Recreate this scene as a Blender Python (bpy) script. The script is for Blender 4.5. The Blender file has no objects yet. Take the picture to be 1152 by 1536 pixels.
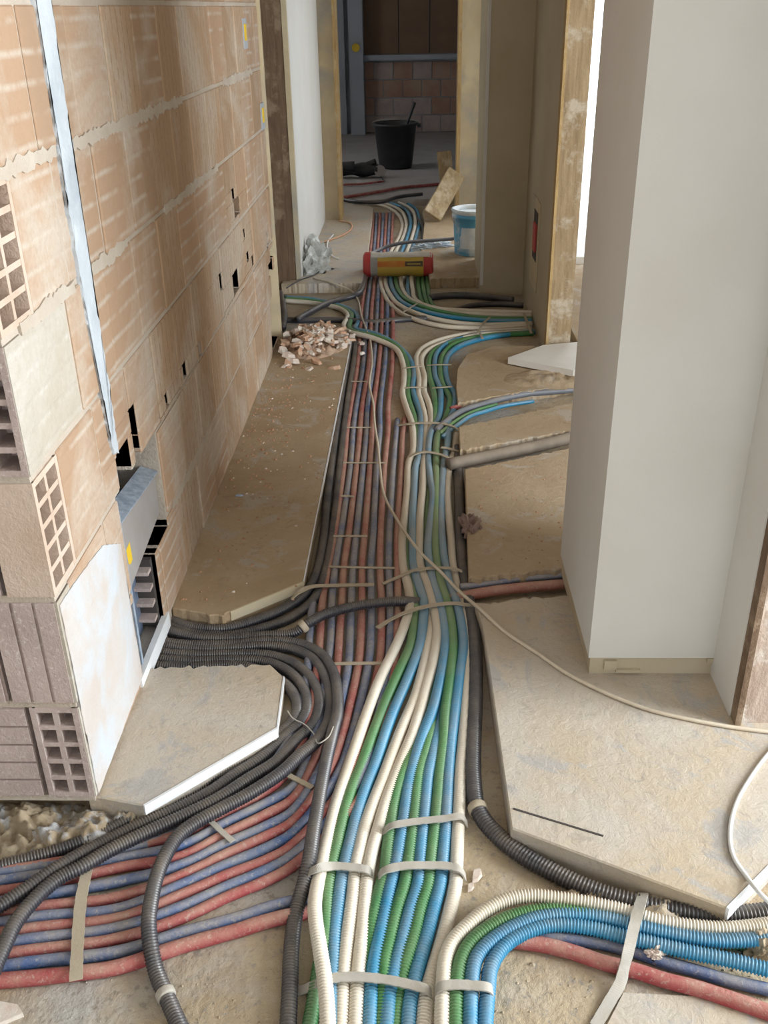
import bpy, bmesh, math, random
import numpy as np
from mathutils import Vector, Matrix, noise
random.seed(7)
sc = bpy.context.scene
C = sc.collection

# ------------------------------------------------------------------ camera
IMG_W, IMG_H, FPX, CAM_H = 1152.0, 1536.0, 1450.0, 1.48
VP_FWD, VP_DOWN = (618.0, 10.0), (628.0, 3550.0)      # vanishing points of the corridor and of the verticals
def _n(v): return v/np.linalg.norm(v)
_fw = _n(np.array([VP_FWD[0]-IMG_W/2, -(VP_FWD[1]-IMG_H/2), -FPX]))
_dn = np.array([VP_DOWN[0]-IMG_W/2, -(VP_DOWN[1]-IMG_H/2), -FPX]); _dn = _n(_dn-_fw*_dn.dot(_fw))
_up = -_dn
ROT = np.stack([np.cross(_fw, _up), _fw, _up], 0)
cam_d = bpy.data.cameras.new('camera'); cam = bpy.data.objects.new('camera', cam_d); C.objects.link(cam)
cam_d.sensor_fit = 'VERTICAL'; cam_d.sensor_height = 24.0; cam_d.lens = FPX/IMG_H*24.0
cam_d.clip_start = 0.02; cam_d.clip_end = 200
cam.matrix_world = Matrix.Translation((0, 0, CAM_H)) @ Matrix(ROT.tolist()).to_4x4()
sc.camera = cam

# ------------------------------------------------------------------ world, daylight, exposure
world = bpy.data.worlds.new('overcast_sky'); sc.world = world; world.use_nodes = True
bg = world.node_tree.nodes['Background']
bg.inputs[0].default_value = (0.90, 0.95, 1.0, 1); bg.inputs[1].default_value = 2.7
def area(name, loc, target, sx, sy, power, col):
    d = bpy.data.lights.new(name, 'AREA'); d.shape = 'RECTANGLE'; d.size = sx; d.size_y = sy; d.energy = power; d.color = col
    o = bpy.data.objects.new(name, d); C.objects.link(o); o.location = loc
    o.rotation_euler = (Vector(target)-Vector(loc)).to_track_quat('-Z', 'Y').to_euler()
    return o
area('window_daylight', (3.32, 0.95, 1.35), (0.0, 0.95, 1.25), 1.5, 2.0, 165, (0.88, 0.95, 1.0))
vs = sc.view_settings
vs.view_transform = 'Standard'; vs.look = 'None'; vs.exposure = 0.66; vs.gamma = 1.0; vs.use_curve_mapping = False
sc.cycles.max_bounces = 8; sc.cycles.diffuse_bounces = 5

# ------------------------------------------------------------------ geometry helpers
def ray(px, py): return ROT @ np.array([px-IMG_W/2, -(py-IMG_H/2), -FPX])
def at_z(px, py, z=0.0):
    d = ray(px, py); t = (z-CAM_H)/d[2]; return Vector((t*d[0], t*d[1], z))
def at_y(px, py, y):
    d = ray(px, py); t = y/d[1]; return Vector((t*d[0], y, CAM_H+t*d[2]))
def at_x(px, py, x):
    d = ray(px, py); t = x/d[0]; return Vector((x, t*d[1], CAM_H+t*d[2]))

def tag(o, label=None, cat=None, group=None, kind=None):
    if label: o['label'] = label
    if cat: o['category'] = cat
    if group: o['group'] = group
    if kind: o['kind'] = kind
    return o
def link(name, me, mat, parent=None):
    o = bpy.data.objects.new(name, me); C.objects.link(o)
    if mat is not None and len(me.materials) == 0: me.materials.append(mat)
    if parent is not None: o.parent = parent
    return o
def obj(name, bm, mat, parent=None, smooth=False):
    bmesh.ops.recalc_face_normals(bm, faces=bm.faces)
    me = bpy.data.meshes.new(name); bm.to_mesh(me); bm.free()
    if smooth:
        for p in me.polygons: p.use_smooth = True
    return link(name, me, mat, parent)
def empty(name, loc=(0, 0, 0), rz=0):
    o = bpy.data.objects.new(name, None); C.objects.link(o); o.location = loc; o.rotation_euler.z = rz
    o.empty_display_size = 0.1
    return o
def box(bm, x0, x1, y0, y1, z0, z1):
    v = [bm.verts.new(p) for p in ((x0,y0,z0),(x1,y0,z0),(x1,y1,z0),(x0,y1,z0),(x0,y0,z1),(x1,y0,z1),(x1,y1,z1),(x0,y1,z1))]
    for f in ((0,3,2,1),(4,5,6,7),(0,1,5,4),(1,2,6,5),(2,3,7,6),(3,0,4,7)): bm.faces.new([v[i] for i in f])
    return v
def boxes(name, lst, mat, parent=None):
    bm = bmesh.new()
    for b in lst: box(bm, *b)
    return obj(name, bm, mat, parent)
def prism(bm, poly, z0, z1):
    lo = [bm.verts.new((p[0], p[1], z0)) for p in poly]; hi = [bm.verts.new((p[0], p[1], z1)) for p in poly]
    bm.faces.new(hi); bm.faces.new(lo[::-1]); n = len(poly)
    for i in range(n): bm.faces.new((lo[i], lo[(i+1) % n], hi[(i+1) % n], hi[i]))
def lathe(bm, prof, n=32, wob=0.0, seed=0):
    rings = []
    for r, z in prof:
        rings.append([bm.verts.new((r*math.cos(2*math.pi*k/n)*(1+wob*noise.noise((math.cos(2*math.pi*k/n)*2, math.sin(2*math.pi*k/n)*2, z*9+seed))),
                                    r*math.sin(2*math.pi*k/n)*(1+wob*noise.noise((math.cos(2*math.pi*k/n)*2+5, math.sin(2*math.pi*k/n)*2, z*9+seed))), z)) for k in range(n)])
    for a, b in zip(rings, rings[1:]):
        for k in range(n): bm.faces.new((a[k], a[(k+1) % n], b[(k+1) % n], b[k]))
    return rings
def catmull(pts, per=24):
    P = [np.array(p, float) for p in pts]
    if len(P) == 2:
        return np.array([P[0]+(P[1]-P[0])*k/per for k in range(per+1)])
    P = [2*P[0]-P[1]]+P+[2*P[-1]-P[-2]]
    out = []
    for i in range(1, len(P)-2):
        p0, p1, p2, p3 = P[i-1:i+3]
        d = [max(np.linalg.norm(b-a), 1e-6)**0.5 for a, b in ((p0, p1), (p1, p2), (p2, p3))]
        t0 = 0; t1 = d[0]; t2 = t1+d[1]; t3 = t2+d[2]
        for k in range(per):
            t = t1+(t2-t1)*k/per
            A1 = (t1-t)/(t1-t0)*p0+(t-t0)/(t1-t0)*p1; A2 = (t2-t)/(t2-t1)*p1+(t-t1)/(t2-t1)*p2; A3 = (t3-t)/(t3-t2)*p2+(t-t2)/(t3-t2)*p3
            B1 = (t2-t)/(t2-t0)*A1+(t-t0)/(t2-t0)*A2; B2 = (t3-t)/(t3-t1)*A2+(t-t1)/(t3-t1)*A3
            out.append((t2-t)/(t2-t1)*B1+(t-t1)/(t2-t1)*B2)
    out.append(P[-2]); return np.array(out)
def smooth_path(c, it=2):
    for _ in range(it):
        c[1:-1] = (c[:-2]+2*c[1:-1]+c[2:])/4
    return c
def sweep(name, centers, radii, seg, mat, parent=None):
    n = len(centers); T = np.gradient(centers, axis=0); T /= np.linalg.norm(T, axis=1)[:, None]
    U = np.cross(T, np.array([0, 0, 1.0])); L = np.linalg.norm(U, axis=1); U[L < 1e-4] = (1, 0, 0); U /= np.linalg.norm(U, axis=1)[:, None]
    V = np.cross(U, T)
    a = np.linspace(0, 2*np.pi, seg, endpoint=False)
    ring = np.cos(a)[None, :, None]*U[:, None, :]+np.sin(a)[None, :, None]*V[:, None, :]
    co = centers[:, None, :]+ring*np.asarray(radii)[:, None, None]
    co = np.concatenate([co.reshape(-1, 3), centers[:1], centers[-1:]])
    i, k = np.meshgrid(np.arange(n-1), np.arange(seg), indexing='ij'); k2 = (k+1) % seg
    q = np.stack([i*seg+k, i*seg+k2, (i+1)*seg+k2, (i+1)*seg+k], -1).reshape(-1, 4)
    kk = np.arange(seg); c0 = n*seg; c1 = c0+1
    t0 = np.stack([np.full(seg, c0), (kk+1) % seg, kk], -1); t1 = np.stack([np.full(seg, c1), (n-1)*seg+kk, (n-1)*seg+(kk+1) % seg], -1)
    me = bpy.data.meshes.new(name)
    nl = q.size+t0.size+t1.size; nf = len(q)+2*seg
    me.vertices.add(len(co)); me.vertices.foreach_set('co', co.astype(np.float32).ravel())
    me.loops.add(nl); me.loops.foreach_set('vertex_index', np.concatenate([q.ravel(), t0.ravel(), t1.ravel()]).astype(np.int32))
    me.polygons.add(nf)
    starts = np.concatenate([np.arange(len(q))*4, len(q)*4+np.arange(2*seg)*3]).astype(np.int32)
    me.polygons.foreach_set('loop_start', starts)
    me.polygons.foreach_set('use_smooth', np.ones(nf, bool))
    me.update(calc_edges=True); me.validate()
    return link(name, me, mat, parent)
def arc_sample(c, stepf):
    d = np.linalg.norm(np.diff(c, axis=0), axis=1); s = np.concatenate([[0], np.cumsum(d)])
    pos = [0.0]; st = []
    while pos[-1] < s[-1]:
        j = min(np.searchsorted(s, pos[-1]), len(c)-1)
        h = stepf(c[j]); st.append(h); pos.append(pos[-1]+h)
    pos[-1] = s[-1]; st.append(st[-1])
    out = np.stack([np.interp(pos, s, c[:, k]) for k in range(3)], -1)
    return out, np.array(st)
TRENCH = -0.06
def px_path(px, z):
    return [at_z(p[0], p[1], z+(p[2] if len(p) > 2 else 0)) for p in px]
def tube(name, px, r, mat, z=None, corr=True, seg=10, label=None, cat=None, group=None, world_pts=None, wig=0.0):
    z = TRENCH+r if z is None else z
    pts = world_pts if world_pts is not None else px_path(px, z)
    c = smooth_path(catmull(pts), 3)
    if wig:
        for i in range(len(c)):
            c[i, 0] += wig*noise.noise((c[i, 1]*3, r*900, z*50))
            c[i, 2] += wig*.5*noise.noise((c[i, 1]*4, r*500+9, z*50))
    P = 0.0062 if r < .0165 else 0.0075
    if corr:
        cc, st = arc_sample(c, lambda p: P/4 if p[1] < 2.5 else (P*1.5/3 if p[1] < 3.3 else .02))
        rad = np.empty(len(cc)); k = 0
        for i in range(len(cc)):
            if st[i] > .01: rad[i] = r; k = 0
            elif st[i] < P*.3: rad[i] = (r*1.04, r*1.04, r*.84, r*.84)[k % 4]; k += 1
            else: rad[i] = (r*1.04, r*.95, r*.86)[k % 3]; k += 1
    else:
        cc, st = arc_sample(c, lambda p: .012 if p[1] < 3 else .03)
        rad = np.array([r*(1+.05*noise.noise((p[0]*25, p[1]*25, p[2]*25))) for p in cc])
    o = sweep(name, cc, rad, seg, mat)
    if label: tag(o, label, cat or 'conduit', group)
    o['path'] = 0; del o['path']
    return o, c
def ribbon(name, pts, width, thick, mat, wdir=(0, 1, 0), label=None, cat='strap', group=None, parent=None):
    c = catmull(pts, 10); c = smooth_path(c, 1); n = len(c)
    T = np.gradient(c, axis=0); T /= np.linalg.norm(T, axis=1)[:, None]
    W = np.tile(np.array(wdir, float), (n, 1)); W -= T*(T*W).sum(1)[:, None]; W /= np.linalg.norm(W, axis=1)[:, None]
    N = np.cross(W, T); N *= np.sign(N[:, 2:3]+1e-9)
    bm = bmesh.new(); rows = []
    for i in range(n):
        jw = width*(1+.12*noise.noise((i*.4, c[i, 0]*9, 3)))
        rows.append([bm.verts.new(c[i]+W[i]*a*jw/2+N[i]*b*thick/2) for a, b in ((-1, -1), (1, -1), (1, 1), (-1, 1))])
    for a, b in zip(rows, rows[1:]):
        for k in range(4): bm.faces.new((a[k], a[(k+1) % 4], b[(k+1) % 4], b[k]))
    bm.faces.new(rows[0]); bm.faces.new(rows[-1][::-1])
    o = obj(name, bm, mat, parent)
    if label: tag(o, label, cat, group)
    return o

# ------------------------------------------------------------------ materials
def nodes(name):
    m = bpy.data.materials.new(name); m.use_nodes = True; nt = m.node_tree
    return m, nt, nt.nodes['Principled BSDF']
def N(nt, t, **kw):
    n = nt.nodes.new(t)
    for k, v in kw.items():
        if k.startswith('i_'): n.inputs[int(k[2:])].default_value = v
        else: setattr(n, k, v)
    return n
def ramp(nt, fac, a, b, c0=(0, 0, 0, 1), c1=(1, 1, 1, 1)):
    r = N(nt, 'ShaderNodeValToRGB'); r.color_ramp.elements[0].position = a; r.color_ramp.elements[1].position = b
    r.color_ramp.elements[0].color = c0; r.color_ramp.elements[1].color = c1
    nt.links.new(fac, r.inputs[0]); return r.outputs[0]
def noise_fac(nt, vec, scale, detail=4, rough=.55, dist=0):
    n = N(nt, 'ShaderNodeTexNoise'); n.inputs['Scale'].default_value = scale; n.inputs['Detail'].default_value = detail
    n.inputs['Roughness'].default_value = rough; n.inputs['Distortion'].default_value = dist
    nt.links.new(vec, n.inputs['Vector']); return n.outputs['Fac']
def mix(nt, fac, a, b, bt='MIX'):
    m = N(nt, 'ShaderNodeMix', data_type='RGBA', blend_type=bt)
    for sock, v in ((m.inputs[0], fac), (m.inputs[6], a), (m.inputs[7], b)):
        if isinstance(v, bpy.types.NodeSocket): nt.links.new(v, sock)
        else: sock.default_value = v if not isinstance(v, tuple) else (*v, 1)[:4]
    return m.outputs[2]
def math_(nt, op, a, b=0.0):
    m = N(nt, 'ShaderNodeMath', operation=op)
    for s, v in ((m.inputs[0], a), (m.inputs[1], b)):
        if isinstance(v, bpy.types.NodeSocket): nt.links.new(v, s)
        else: s.default_value = v
    return m.outputs[0]
DUST = (0.50, 0.40, 0.28)
def surface(name, c1, c2=None, scale=6, lo=.35, hi=.65, rough=.85, bump=0.0, bscale=60, dust=0.0, speck=None, speck_s=120, metal=0.0, c3=None, s3=1.5, dustcol=DUST, coat=0.0):
    m, nt, bs = nodes(name)
    pos = N(nt, 'ShaderNodeNewGeometry').outputs['Position']
    col = c1
    if c2: col = mix(nt, ramp(nt, noise_fac(nt, pos, scale), lo, hi), c1, c2)
    if c3: col = mix(nt, ramp(nt, noise_fac(nt, pos, s3, 6, .6, .4), .48, .66), col, c3)
    if speck: col = mix(nt, ramp(nt, noise_fac(nt, pos, speck_s, 3, .7), .56, .68), col, speck)
    if dust:
        nz = N(nt, 'ShaderNodeSeparateXYZ'); nt.links.new(N(nt, 'ShaderNodeNewGeometry').outputs['Normal'], nz.inputs[0])
        upf = ramp(nt, nz.outputs[2], -.1, .9)
        nf = ramp(nt, noise_fac(nt, pos, 9, 5, .65), .25, .75)
        col = mix(nt, math_(nt, 'MULTIPLY', math_(nt, 'MULTIPLY', upf, nf), dust), col, dustcol)
    if coat:        # tan film over the middle stretch, faded out by world Y at both ends
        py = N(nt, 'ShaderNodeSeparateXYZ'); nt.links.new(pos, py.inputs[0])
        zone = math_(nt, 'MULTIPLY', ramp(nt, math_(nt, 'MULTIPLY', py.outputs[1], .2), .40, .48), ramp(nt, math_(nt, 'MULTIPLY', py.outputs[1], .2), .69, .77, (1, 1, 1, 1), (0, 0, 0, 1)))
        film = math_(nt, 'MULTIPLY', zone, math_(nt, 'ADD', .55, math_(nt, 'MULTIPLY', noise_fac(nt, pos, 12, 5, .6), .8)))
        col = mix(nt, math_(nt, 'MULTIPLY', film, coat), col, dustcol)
    if isinstance(col, tuple): bs.inputs['Base Color'].default_value = (*col, 1)
    else: nt.links.new(col, bs.inputs['Base Color'])
    bs.inputs['Roughness'].default_value = rough; bs.inputs['Metallic'].default_value = metal
    if bump:
        b = N(nt, 'ShaderNodeBump'); b.inputs['Strength'].default_value = bump; b.inputs['Distance'].default_value = .01
        nt.links.new(noise_fac(nt, pos, bscale, 6, .65), b.inputs['Height']); nt.links.new(b.outputs[0], bs.inputs['Normal'])
    return m
def brick_mat(name, axis, period, base, pale, dark_joint=False):
    m, nt, bs = nodes(name)
    pos = N(nt, 'ShaderNodeNewGeometry').outputs['Position']; loc = N(nt, 'ShaderNodeTexCoord').outputs['Object']
    rnd = N(nt, 'ShaderNodeObjectInfo').outputs['Random']
    sp = N(nt, 'ShaderNodeSeparateXYZ'); nt.links.new(loc, sp.inputs[0])
    t = math_(nt, 'FRACT', math_(nt, 'ADD', math_(nt, 'ADD', math_(nt, 'DIVIDE', sp.outputs[axis], period), 50.5), math_(nt, 'MULTIPLY', noise_fac(nt, pos, 8, 3), .16)))
    d = math_(nt, 'ABSOLUTE', math_(nt, 'SUBTRACT', t, .5))
    groove = ramp(nt, d, .03, .10 if dark_joint else .17)          # 0 in the groove
    c = mix(nt, rnd, base, (base[0]*.84, base[1]*.84, base[2]*.84))
    c = mix(nt, ramp(nt, noise_fac(nt, pos, 2.3, 7, .62, .7), .46, .64), c, pale)
    gm = math_(nt, 'MULTIPLY', math_(nt, 'SUBTRACT', 1.0, groove), ramp(nt, noise_fac(nt, pos, 40 if dark_joint else 7, 3, .6), .42, .58))
    c = mix(nt, math_(nt, 'MULTIPLY', gm, .75), c, (base[0]*.55, base[1]*.5, base[2]*.45) if dark_joint else (pale[0]*1.08, pale[1]*1.1, pale[2]*1.12))
    c = mix(nt, math_(nt, 'MULTIPLY', ramp(nt, noise_fac(nt, pos, 75, 5, .75), .42, .7), .4), c, (base[0]*.8, base[1]*.76, base[2]*.72))
    nt.links.new(c, bs.inputs['Base Color']); bs.inputs['Roughness'].default_value = .93
    b = N(nt, 'ShaderNodeBump'); b.inputs['Strength'].default_value = .55; b.inputs['Distance'].default_value = .004
    h = math_(nt, 'ADD', math_(nt, 'MULTIPLY', groove, .8), math_(nt, 'MULTIPLY', noise_fac(nt, pos, 110, 6, .75), 1.3))
    nt.links.new(h, b.inputs['Height']); nt.links.new(b.outputs[0], bs.inputs['Normal'])
    return m
def timber_mat(name, base, pale):
    m, nt, bs = nodes(name)
    pos = N(nt, 'ShaderNodeNewGeometry').outputs['Position']
    mp = N(nt, 'ShaderNodeMapping'); mp.inputs['Scale'].default_value = (12, 12, 1.2); nt.links.new(pos, mp.inputs[0])
    c = mix(nt, ramp(nt, noise_fac(nt, mp.outputs[0], 4, 6, .6, .6), .3, .7), base, (base[0]*.6, base[1]*.55, base[2]*.5))
    c = mix(nt, ramp(nt, noise_fac(nt, pos, 7, 6, .7), .5, .62), c, pale)
    nt.links.new(c, bs.inputs['Base Color']); bs.inputs['Roughness'].default_value = .85
    b = N(nt, 'ShaderNodeBump'); b.inputs['Strength'].default_value = .5; b.inputs['Distance'].default_value = .01
    nt.links.new(noise_fac(nt, pos, 30, 6, .7), b.inputs['Height']); nt.links.new(b.outputs[0], bs.inputs['Normal'])
    return m
M = {}
M['floor_low'] = surface('rough_subfloor', (.38, .29, .19), (.46, .37, .25), 7, rough=.95, bump=.9, bscale=26, speck=(.30, .26, .21), speck_s=60, c3=(.42, .39, .35), s3=3)
def screed_mat(name, base, brown, grey, dark):
    m, nt, bs = nodes(name)
    pos = N(nt, 'ShaderNodeNewGeometry').outputs['Position']
    c = mix(nt, ramp(nt, noise_fac(nt, pos, 2.6, 7, .62, .6), .38, .62), base, brown)
    c = mix(nt, ramp(nt, noise_fac(nt, pos, 4.2, 8, .68, 1.2), .54, .60), c, grey)
    c = mix(nt, math_(nt, 'MULTIPLY', ramp(nt, noise_fac(nt, pos, 22, 6, .72, .8), .56, .66), .55), c, dark)
    c = mix(nt, math_(nt, 'MULTIPLY', ramp(nt, noise_fac(nt, pos, 170, 4, .75), .40, .72), .45), c, (base[0]*.72, base[1]*.70, base[2]*.66))
    nt.links.new(c, bs.inputs['Base Color']); bs.inputs['Roughness'].default_value = .93
    b = N(nt, 'ShaderNodeBump'); b.inputs['Strength'].default_value = .55; b.inputs['Distance'].default_value = .01
    h = math_(nt, 'ADD', noise_fac(nt, pos, 34, 8, .72, .4), math_(nt, 'MULTIPLY', noise_fac(nt, pos, 6, 4), .8))
    nt.links.new(h, b.inputs['Height']); nt.links.new(b.outputs[0], bs.inputs['Normal'])
    return m
M['lump'] = screed_mat('lumpy_mortar', (.38, .31, .22), (.30, .22, .13), (.44, .44, .45), (.16, .13, .10))
M['screed'] = screed_mat('dusty_screed', (.45, .34, .22), (.38, .27, .16), (.44, .37, .29), (.28, .20, .13))
M['screed_grey'] = screed_mat('pale_grey_screed', (.52, .46, .39), (.50, .40, .28), (.42, .39, .36), (.33, .29, .25))
M['plaster'] = surface('smooth_plaster', (.66, .65, .62), (.63, .61, .57), 3, rough=.9, bump=.05, bscale=90)
M['plaster_old'] = surface('tan_plaster', (.52, .45, .33), (.45, .38, .26), 2.5, rough=.92, bump=.1, bscale=60)
M['plaster_warm'] = surface('yellow_plaster', (.62, .52, .34), (.52, .42, .27), 4, rough=.92, bump=.12, bscale=50, c3=(.38, .35, .30), s3=2.3)
M['mortar'] = surface('mortar', (.55, .48, .40), (.48, .40, .32), 9, rough=.95, bump=.6, bscale=120)
M['filler'] = surface('white_filler', (.60, .64, .68), (.50, .54, .58), 8, rough=.92, bump=.45, bscale=70, c3=(.42, .46, .50), s3=5)
M['filler_pale'] = surface('pale_smear', (.54, .51, .49), (.52, .45, .40), 6, rough=.95, bump=.4, bscale=90, c3=(.52, .57, .62), s3=4.5)
M['brick_h'] = brick_mat('clay_brick_ribs_level', 2, .05, (.47, .31, .20), (.53, .45, .37))
M['brick_v'] = brick_mat('clay_brick_ribs_upright', 1, .042, (.46, .305, .19), (.52, .43, .34), True)
M['brick_pale'] = brick_mat('clay_brick_limed', 2, .05, (.47, .41, .33), (.52, .48, .42))
M['brick_end'] = surface('hollow_brick_clay', (.50, .40, .36), (.42, .33, .30), 10, rough=.93, bump=.4, bscale=120, speck=(.58, .50, .46), speck_s=90)
M['brick_hole'] = surface('hollow_brick_pale', (.60, .47, .38), (.52, .39, .30), 10, rough=.93, bump=.4, bscale=120)
M['brick_red'] = surface('red_brick', (.42, .24, .17), (.46, .32, .24), 4, rough=.95, bump=.4, bscale=80)
M['timber'] = timber_mat('limed_timber', (.42, .31, .18), (.50, .42, .32))
M['jamb_pale'] = timber_mat('pale_dusty_jamb', (.48, .38, .31), (.56, .50, .44))
M['timber_dark'] = timber_mat('dusty_brown_timber', (.20, .13, .08), (.28, .20, .13))
M['timber_edge'] = timber_mat('yellow_pine', (.55, .38, .17), (.50, .38, .22))
M['board'] = timber_mat('plywood_board', (.52, .40, .24), (.58, .48, .34))
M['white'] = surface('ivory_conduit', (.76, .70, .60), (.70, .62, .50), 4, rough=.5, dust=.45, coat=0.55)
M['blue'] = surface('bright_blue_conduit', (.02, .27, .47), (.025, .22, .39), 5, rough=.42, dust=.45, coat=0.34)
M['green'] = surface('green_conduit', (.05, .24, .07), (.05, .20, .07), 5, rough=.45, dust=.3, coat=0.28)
M['black'] = surface('black_conduit', (.030, .032, .042), (.045, .045, .055), 6, rough=.38, dust=.35)
M['grey'] = surface('grey_conduit', (.16, .17, .20), (.12, .13, .15), 6, rough=.5, dust=.35)
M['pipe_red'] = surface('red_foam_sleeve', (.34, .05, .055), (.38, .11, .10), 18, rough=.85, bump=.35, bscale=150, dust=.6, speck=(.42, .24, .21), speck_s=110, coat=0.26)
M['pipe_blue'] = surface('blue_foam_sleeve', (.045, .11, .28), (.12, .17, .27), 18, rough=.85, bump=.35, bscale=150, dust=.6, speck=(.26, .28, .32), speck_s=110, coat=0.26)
M['strap'] = surface('dusty_metal_strap', (.46, .39, .29), (.39, .32, .23), 20, rough=.75, bump=.2, bscale=150, dust=.4)
M['strap_grey'] = surface('galvanised_strap', (.44, .42, .38), (.38, .35, .30), 20, rough=.6, bump=.15, bscale=150, dust=.3)
M['cable'] = surface('beige_cable', (.62, .54, .42), (.55, .46, .35), 20, rough=.6)
M['cable_white'] = surface('white_cable', (.74, .74, .72), None, rough=.5)
M['cable_orange'] = surface('orange_cable', (.60, .30, .14), (.62, .40, .28), 20, rough=.6)
M['metal_blue'] = surface('galvanised_box', (.20, .26, .36), (.14, .18, .26), 14, rough=.5, metal=.3)
M['metal_panel'] = surface('grey_cover_plate', (.40, .38, .37), (.36, .33, .31), 8, rough=.6, metal=.2)
M['metal_edge'] = surface('bright_steel_edge', (.52, .60, .70), (.30, .38, .50), 60, rough=.4, metal=.3)
M['yellow'] = surface('yellow_plastic', (.75, .50, .03), None, rough=.6)
M['dark'] = surface('dark_cavity', (.06, .05, .045), None, rough=.95)
M['plastic_black'] = surface('black_rubber', (.018, .018, .022), (.03, .03, .034), 10, rough=.5, dust=.1)
M['pail_blue'] = surface('blue_pail_plastic', (.09, .34, .56), (.12, .38, .58), 8, rough=.45, c3=(.55, .60, .62), s3=9)
M['pail_lime'] = surface('dried_white_paint', (.74, .76, .76), (.60, .66, .70), 14, rough=.85, bump=.4)
M['paper_white'] = surface('crumpled_white_sheet', (.72, .74, .75), (.50, .58, .66), 12, rough=.7)
M['clear'] = surface('cloudy_plastic_wrap', (.62, .63, .60), (.40, .40, .37), 18, rough=.3)
M['bag_grey'] = surface('bag_grey_print', (.42, .41, .38), (.34, .33, .30), 16, rough=.7)
M['bag_pale'] = surface('bag_pale_paper', (.62, .59, .53), (.56, .50, .40), 14, rough=.75, dust=.3)
M['bag_red'] = surface('bag_red_print', (.52, .045, .04), (.46, .06, .05), 14, rough=.6)
M['bag_yellow'] = surface('bag_yellow_print', (.62, .42, .06), (.55, .38, .08), 14, rough=.65)
M['bag_orange'] = surface('bag_orange_print', (.62, .16, .03), (.62, .25, .04), 14, rough=.65)
M['bag_brown'] = surface('bag_brown_print', (.10, .07, .04), None, rough=.65)
M['shard'] = surface('brick_shard', (.52, .30, .19), (.58, .42, .30), 30, rough=.95, bump=.3, bscale=140)
M['shard_pale'] = surface('plaster_shard', (.68, .62, .54), (.62, .50, .42), 30, rough=.95, bump=.3, bscale=140)
M['crumb'] = surface('brown_crumb', (.34, .17, .09), (.40, .24, .14), 30, rough=.95)
M['marble'] = surface('pale_stone_threshold', (.74, .71, .66), (.68, .64, .58), 5, rough=.7)
M['shutter'] = surface('brown_shutter_board', (.26, .16, .10), (.22, .14, .09), 3, rough=.85)
M['back_grey'] = surface('grey_render', (.42, .44, .48), (.36, .38, .42), 2, rough=.95, bump=.15)
M['back_floor'] = surface('dusty_back_floor', (.46, .42, .40), (.40, .36, .33), 4, rough=.95, bump=.4, bscale=30)
M['ceiling'] = surface('raw_ceiling', (.55, .53, .50), (.50, .48, .44), 2, rough=.95)
M['edge_white'] = surface('white_edge', (.76, .77, .78), (.66, .66, .66), 10, rough=.7)

# ------------------------------------------------------------------ the shell
WX = -0.675                    # corridor face of the near brick wall
WY0, WY1 = 1.59, 4.72          # near end (behind the end blocks) and far end of that wall
CEIL = 2.75
tag(boxes('floor', [(-3, 3.6, -3, 14.4, -.25, TRENCH)], M['floor_low']), 'rough lower concrete floor of the trench and front room', 'floor', kind='structure')
tag(boxes('ceiling', [(-3.2, 3.7, -3.2, 6.5, CEIL, CEIL+.2), (-3.2, .95, 6.5, 14.6, CEIL, CEIL+.2)], M['ceiling']), 'raw ceiling slab over the corridor', 'ceiling', kind='structure')
def swall(name, lst, mat, label): return tag(boxes(name, lst, mat), label, 'wall', kind='structure')
swall('wall_behind', [(-3.2, -.6, -3.2, -3, TRENCH, CEIL), (2.2, 3.7, -3.2, -3, TRENCH, CEIL), (-.6, 2.2, -3.2, -3, TRENCH, .5), (-.6, 2.2, -3.2, -3, 2.3, CEIL)], M['plaster'], 'wall behind the camera with an added opening for fill light')  # unseen opening added here to let in frontal fill light
swall('wall_far_left', [(-3.2, -3, -3, 9.2, TRENCH, CEIL), (-3.2, -3, 10.8, 14.4, TRENCH, CEIL), (-3.2, -3, 9.2, 10.8, TRENCH, .9), (-3.2, -3, 9.2, 10.8, 2.3, CEIL)], M['plaster'], 'outer wall of the rooms left of the corridor')  # gap in this unseen wall is added to brighten the back room
# outer right wall with the window that lights the place
swall('wall_window', [(3.4, 3.6, -3, .2, TRENCH, CEIL), (3.4, 3.6, 1.7, 6.5, TRENCH, CEIL), (3.4, 3.6, .2, 1.7, TRENCH, .32), (3.4, 3.6, .2, 1.7, 2.36, CEIL)], M['plaster'], 'outer wall with a window opening right of the front room')
fr = tag(boxes('window_1', [(3.42, 3.5, .2, .25, .32, 2.36), (3.42, 3.5, 1.65, 1.7, .32, 2.36), (3.42, 3.5, .25, 1.65, .32, .38), (3.42, 3.5, .25, 1.65, 2.3, 2.36)], M['timber']), 'bare window frame right of the front room', 'window', kind='structure')
# far wall of the right-hand room with its balcony opening
swall('wall_balcony', [(.80, .93, 6.3, 6.5, 0, CEIL), (1.65, 3.4, 6.3, 6.5, 0, CEIL), (.93, 1.65, 6.3, 6.5, 2.3, CEIL)], M['plaster'], 'wall with a bright balcony opening beyond the timber jamb')
tag(boxes('balcony_slab', [(.95, 3.6, 6.5, 14.0, -.25, -.01)], M['marble']), 'pale sunlit balcony floor beyond the timber jamb', 'floor', kind='structure')

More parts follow.
